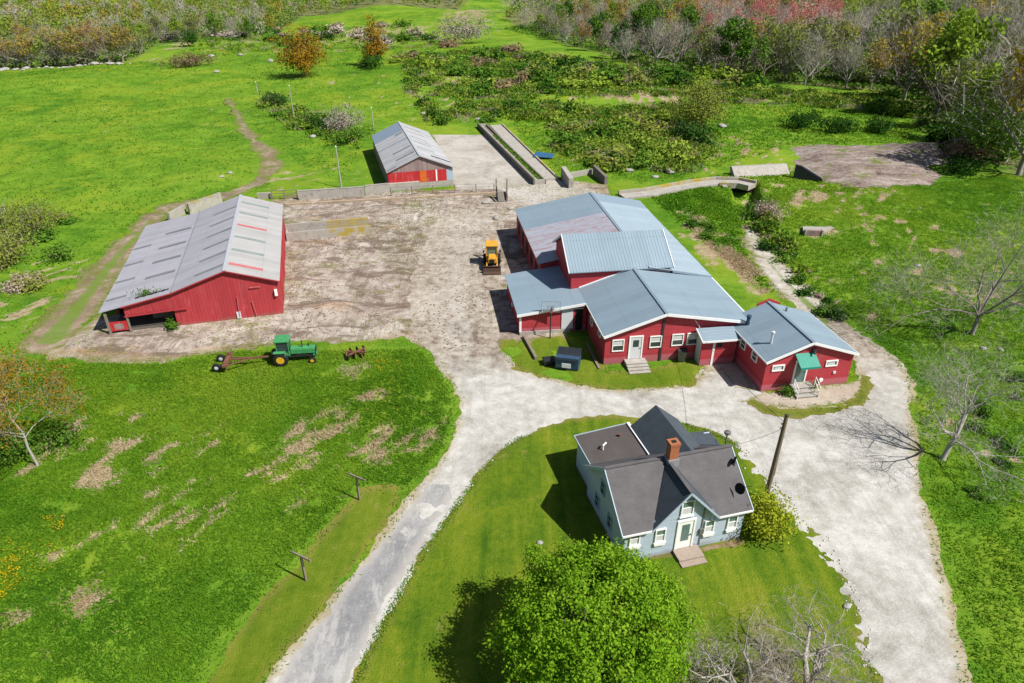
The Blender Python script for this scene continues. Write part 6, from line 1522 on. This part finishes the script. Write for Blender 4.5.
far_pts += [(x, y, *proj((x, y, 6)), 11) for x, y in ((rs.uniform(-450, 450), rs.uniform(540, 700)) for _ in range(500))]
groups = {}
for q in far_pts: groups.setdefault(rs.choice(palette(q[2], q[3])), []).append(q)
VV, FF, RR, MI = [], [], [], []; off = 0
mats = list(SPEC)
for gi, (k_, pts) in enumerate(groups.items()):
    C = np.array([[x, y, ground_z(x, y)] for x, y, *_ in pts]); Hh = np.array([q[4] for q in pts]); per = 110
    d = RNG.normal(size=(len(pts) * per, 3)); d /= np.linalg.norm(d, axis=1, keepdims=True); d *= RNG.uniform(.35, 1, len(d))[:, None] ** .6
    Hr = np.repeat(Hh, per); P = np.repeat(C, per, 0) + d * np.stack([Hr * .36, Hr * .36, Hr * .42], -1) + np.stack([0 * Hr, 0 * Hr, Hr * .56], -1)
    thin = k_ in ('grey', 'pinkgrey')
    V, Fq = cards(P, 1.7 if thin else .95, .22 if thin else .75, RNG, axis=np.array([0, 0, 1.]) if thin else None, axj=.7)
    VV.append(V); FF.append(Fq + off); off += len(V); RR.append(RNG.uniform(0, 1, len(P))); MI.append(np.full(len(P), gi))
o = np_mesh('far_woods', np.concatenate(VV), np.concatenate(FF), FOL['grey'], None, np.concatenate(RR))
o.data.materials.clear()
for k_ in groups: o.data.materials.append(FOL[k_])
o.data.polygons.foreach_set('material_index', np.concatenate(MI).astype(np.int32)); tag(o, 'far spring woodland reading as one mass behind the nearer trees', 'woodland', kind='stuff')

# undergrowth under the wood
def scatter(name, poly_list, n, mat, length, width, hgt, axj=.5, mask=None, seed=1, words=None, clump=None, cat='grass'):
    rng = np.random.default_rng(seed); out = []
    for poly, nn in poly_list:
        wp = [g2(*q) for q in poly]; x0, x1 = min(q[0] for q in wp), max(q[0] for q in wp); y0, y1 = min(q[1] for q in wp), max(q[1] for q in wp)
        X = rng.uniform(x0, x1, nn * 3); Y = rng.uniform(y0, y1, nn * 3); ok = sd_poly(X, Y, wp) > 0
        out.append(np.stack([X[ok], Y[ok]], -1)[:nn])
    Q = np.concatenate(out)
    if mask is not None: Q = Q[mask(Q[:, 0], Q[:, 1], rng)]
    if clump: Q = np.repeat(Q, clump[0], 0) + rng.normal(size=(len(Q) * clump[0], 2)) * clump[1]
    Z = terrain(Q[:, 0], Q[:, 1]) + hgt * rng.uniform(.3, 1, len(Q))
    if mat == 'blade': V, Fq = cards(np.column_stack([Q, Z]), length, width, rng, normal=np.array([[0, 0, 1.3]] * len(Q)), nj=.6)
    else: V, Fq = cards(np.column_stack([Q, Z]), length, width, rng, axis=np.array([0, 0, 1.]), axj=axj)
    o = np_mesh(name, V, Fq, FOL[mat], None, np.clip(.5 + .75 * fbm(Q[:, 0], Q[:, 1], .045, 15, 3) + .6 * fbm(Q[:, 0], Q[:, 1], .35, 5, 3) + rng.normal(size=len(Q)) * .13, 0, 1)); tag(o, words, cat, kind='stuff'); return o
def offlayers(X, Y, rng):
    return (open_d(X, Y) > .25 + .5 * rng.uniform(0, 1, len(X))) & (dryval(X, Y) < rng.uniform(.3, .62, len(X))) & (fbm(X, Y, .5, 33, 3) > -.5)
LEFTF = [(-60, 360), (60, 362), (230, 352), (420, 350), (458, 390), (446, 452), (395, 500), (340, 515), (262, 600), (200, 690), (150, 760), (-200, 760)]
RIGHTF = [(870, 345), (910, 370), (920, 450), (945, 560), (975, 690), (990, 760), (1300, 760), (1200, 330), (1060, 170), (960, 180), (800, 190), (760, 200), (800, 270), (850, 330)]
FARF = [(-40, 68), (190, 60), (260, 45), (520, 55), (540, 120), (430, 126), (380, 120), (340, 185), (275, 150), (250, 190), (170, 205), (100, 270), (40, 330), (-40, 340)]
MIDF = [(545, 110), (760, 96), (940, 125), (900, 145), (800, 145), (740, 160), (690, 175), (640, 185), (600, 172), (556, 172), (510, 124)]
scatter('meadow_grass', [(LEFTF, 50000), (RIGHTF, 60000)], 0, 'blade', .27, .06, .10, 1.3, offlayers, 41, 'thick green meadow grass', (4, .16))
scatter('pasture_grass', [(FARF, 24000), (MIDF, 18000), ([(648, 195), (700, 186), (735, 205), (752, 240), (800, 302), (790, 302), (740, 272)], 5000), ([(690, 178), (800, 168), (860, 192), (800, 202), (740, 207), (700, 203)], 4000)], 0, 'blade', .5, .16, .08, 1.2, offlayers, 43, 'rough green pasture grass', (2, .3))
def drymask(X, Y, rng): return (dryval(X, Y) > rng.uniform(.4, .75, len(X))) & (open_d(X, Y) > .15)
scatter('dead_grass', [(LEFTF, 60000), (RIGHTF, 40000), (MIDF, 50000), ([(690, 200), (760, 230), (800, 290), (770, 300), (690, 230)], 9000)], 0, 'straw', .4, .05, .10, 1.3, drymask, 44, 'flattened straw coloured dead grass', (2, .2))
scatter('wildflowers', [([(0, 560), (18, 555), (22, 585), (0, 600)], 70), ([(45, 520), (66, 518), (66, 532), (48, 536)], 25), ([(0, 540), (60, 530), (60, 570), (0, 590)], 45), ([(375, 362), (400, 362), (395, 372), (380, 372)], 20)], 0, 'flower', .08, .07, .25, 2, None, 45, 'patch of yellow wildflowers in the bottom left meadow', (5, .12), 'flowers')
scatter('undergrowth', [(WOOD_PX_POLYS[0][:6] + [(-100, 30)], 9000), ([(505, 30), (560, 44), (640, 72), (700, 78), (800, 84), (880, 92), (935, 128), (985, 150), (1060, 175), (1200, 120), (1000, 60), (800, 50), (560, 20)], 14000)], 0, 'green', .9, .6, .8, 1.2, None, 46, 'low green undergrowth beneath the wood', (2, .6), 'undergrowth')

# taller tufts hanging over the edges of drive, yard and track
def rim(X, Y, rng):
    d = open_d(X, Y); return (d > -.35) & (d < .6 + .3 * rng.uniform(0, 1, len(X)))
def isl_rim(X, Y, rng):
    d = LAYERS_SD['island'](X, Y); return (d > -.1) & (d < .35)
NEAR = [(-60, 360), (60, 200), (300, 180), (780, 200), (870, 320), (930, 400), (1000, 760), (100, 760), (-100, 500)]
scatter('verge_tufts', [(NEAR, 90000)], 0, 'blade', .22, .05, .08, 1.2, rim, 47, 'uneven grass tufts along the edges of drive and yard', (2, .12))
scatter('lawn_edge_tufts', [([(300, 760), (480, 440), (720, 415), (880, 680), (890, 760)], 90000)], 0, 'blade', .15, .05, .05, 1.2, isl_rim, 48, 'short grass fringe round the house lawn', (2, .08))
def yardw(X, Y, rng):
    return (LAYERS_SD['yard'](X, Y) > 0) & (LAYERS_SD['gravel'](X, Y) < 0) & (open_d(X, Y) > -1e9) & (fbm(X, Y, .16, 66, 4) > .12)
scatter('yard_weeds', [(YARD_PX, 22000)], 0, 'olive', .17, .06, .05, 1.4, yardw, 49, 'thin patchy weeds growing in the trampled yard', (2, .15), 'weeds')

SCRUB = [([(400, 62), (520, 58), (640, 75), (760, 85), (760, 97), (600, 100), (480, 102), (410, 98)], 1500), ([(545, 112), (690, 108), (720, 150), (690, 172), (600, 172), (555, 150)], 1300), ([(250, 98), (345, 122), (360, 148), (300, 134)], 260), ([(420, 106), (560, 106), (550, 122), (430, 122)], 240), ([(180, 40), (400, 26), (470, 52), (330, 58), (200, 60)], 420), ([(690, 90), (900, 100), (935, 130), (880, 112), (700, 104)], 420), ([(756, 212), (800, 268), (836, 312), (832, 316), (796, 276), (754, 222)], 50)]
def thick(X, Y, rng): return (open_d(X, Y) > .8) & (fbm(X, Y, .2, 72, 4) > -.06)
scatter('brambles', [(p_, n_ // 2) for p_, n_ in SCRUB], 0, 'green', .5, .4, 1.1, 1.5, thick, 51, 'tangle of low green brambles covering the rough ground', (34, .7), 'brambles')
scatter('fresh_brambles', [(p_, int(n_ * .7)) for p_, n_ in SCRUB], 0, 'lime', .5, .38, 1.0, 1.5, thick, 54, 'fresh yellow green weeds between the brambles', (30, .7), 'weeds')
scatter('olive_scrub', [(p_, n_ // 5) for p_, n_ in SCRUB], 0, 'olive', .5, .36, 1.4, 1.5, thick, 55, 'loose olive scrub twigs in the rough ground', (30, .7), 'scrub')
scatter('dark_brambles', [(p_, n_ // 14) for p_, n_ in SCRUB], 0, 'dark', .5, .4, 1.0, 1.5, thick, 53, 'darker green brambles mixed into the rough ground', (34, .7), 'brambles')
def thin(X, Y, rng): return (open_d(X, Y) > .8) & (fbm(X, Y, .2, 74, 3) > .05)
scatter('dead_brush', [(p_, n_ // 2) for p_, n_ in SCRUB], 0, 'tan', .9, .06, .7, .9, thin, 52, 'tangle of pale dead brush in the rough ground', (46, .8), 'brush')

for o in bpy.data.objects:
    if o.name.split('.')[0] == 'twigs': o['kind'] = 'stuff'
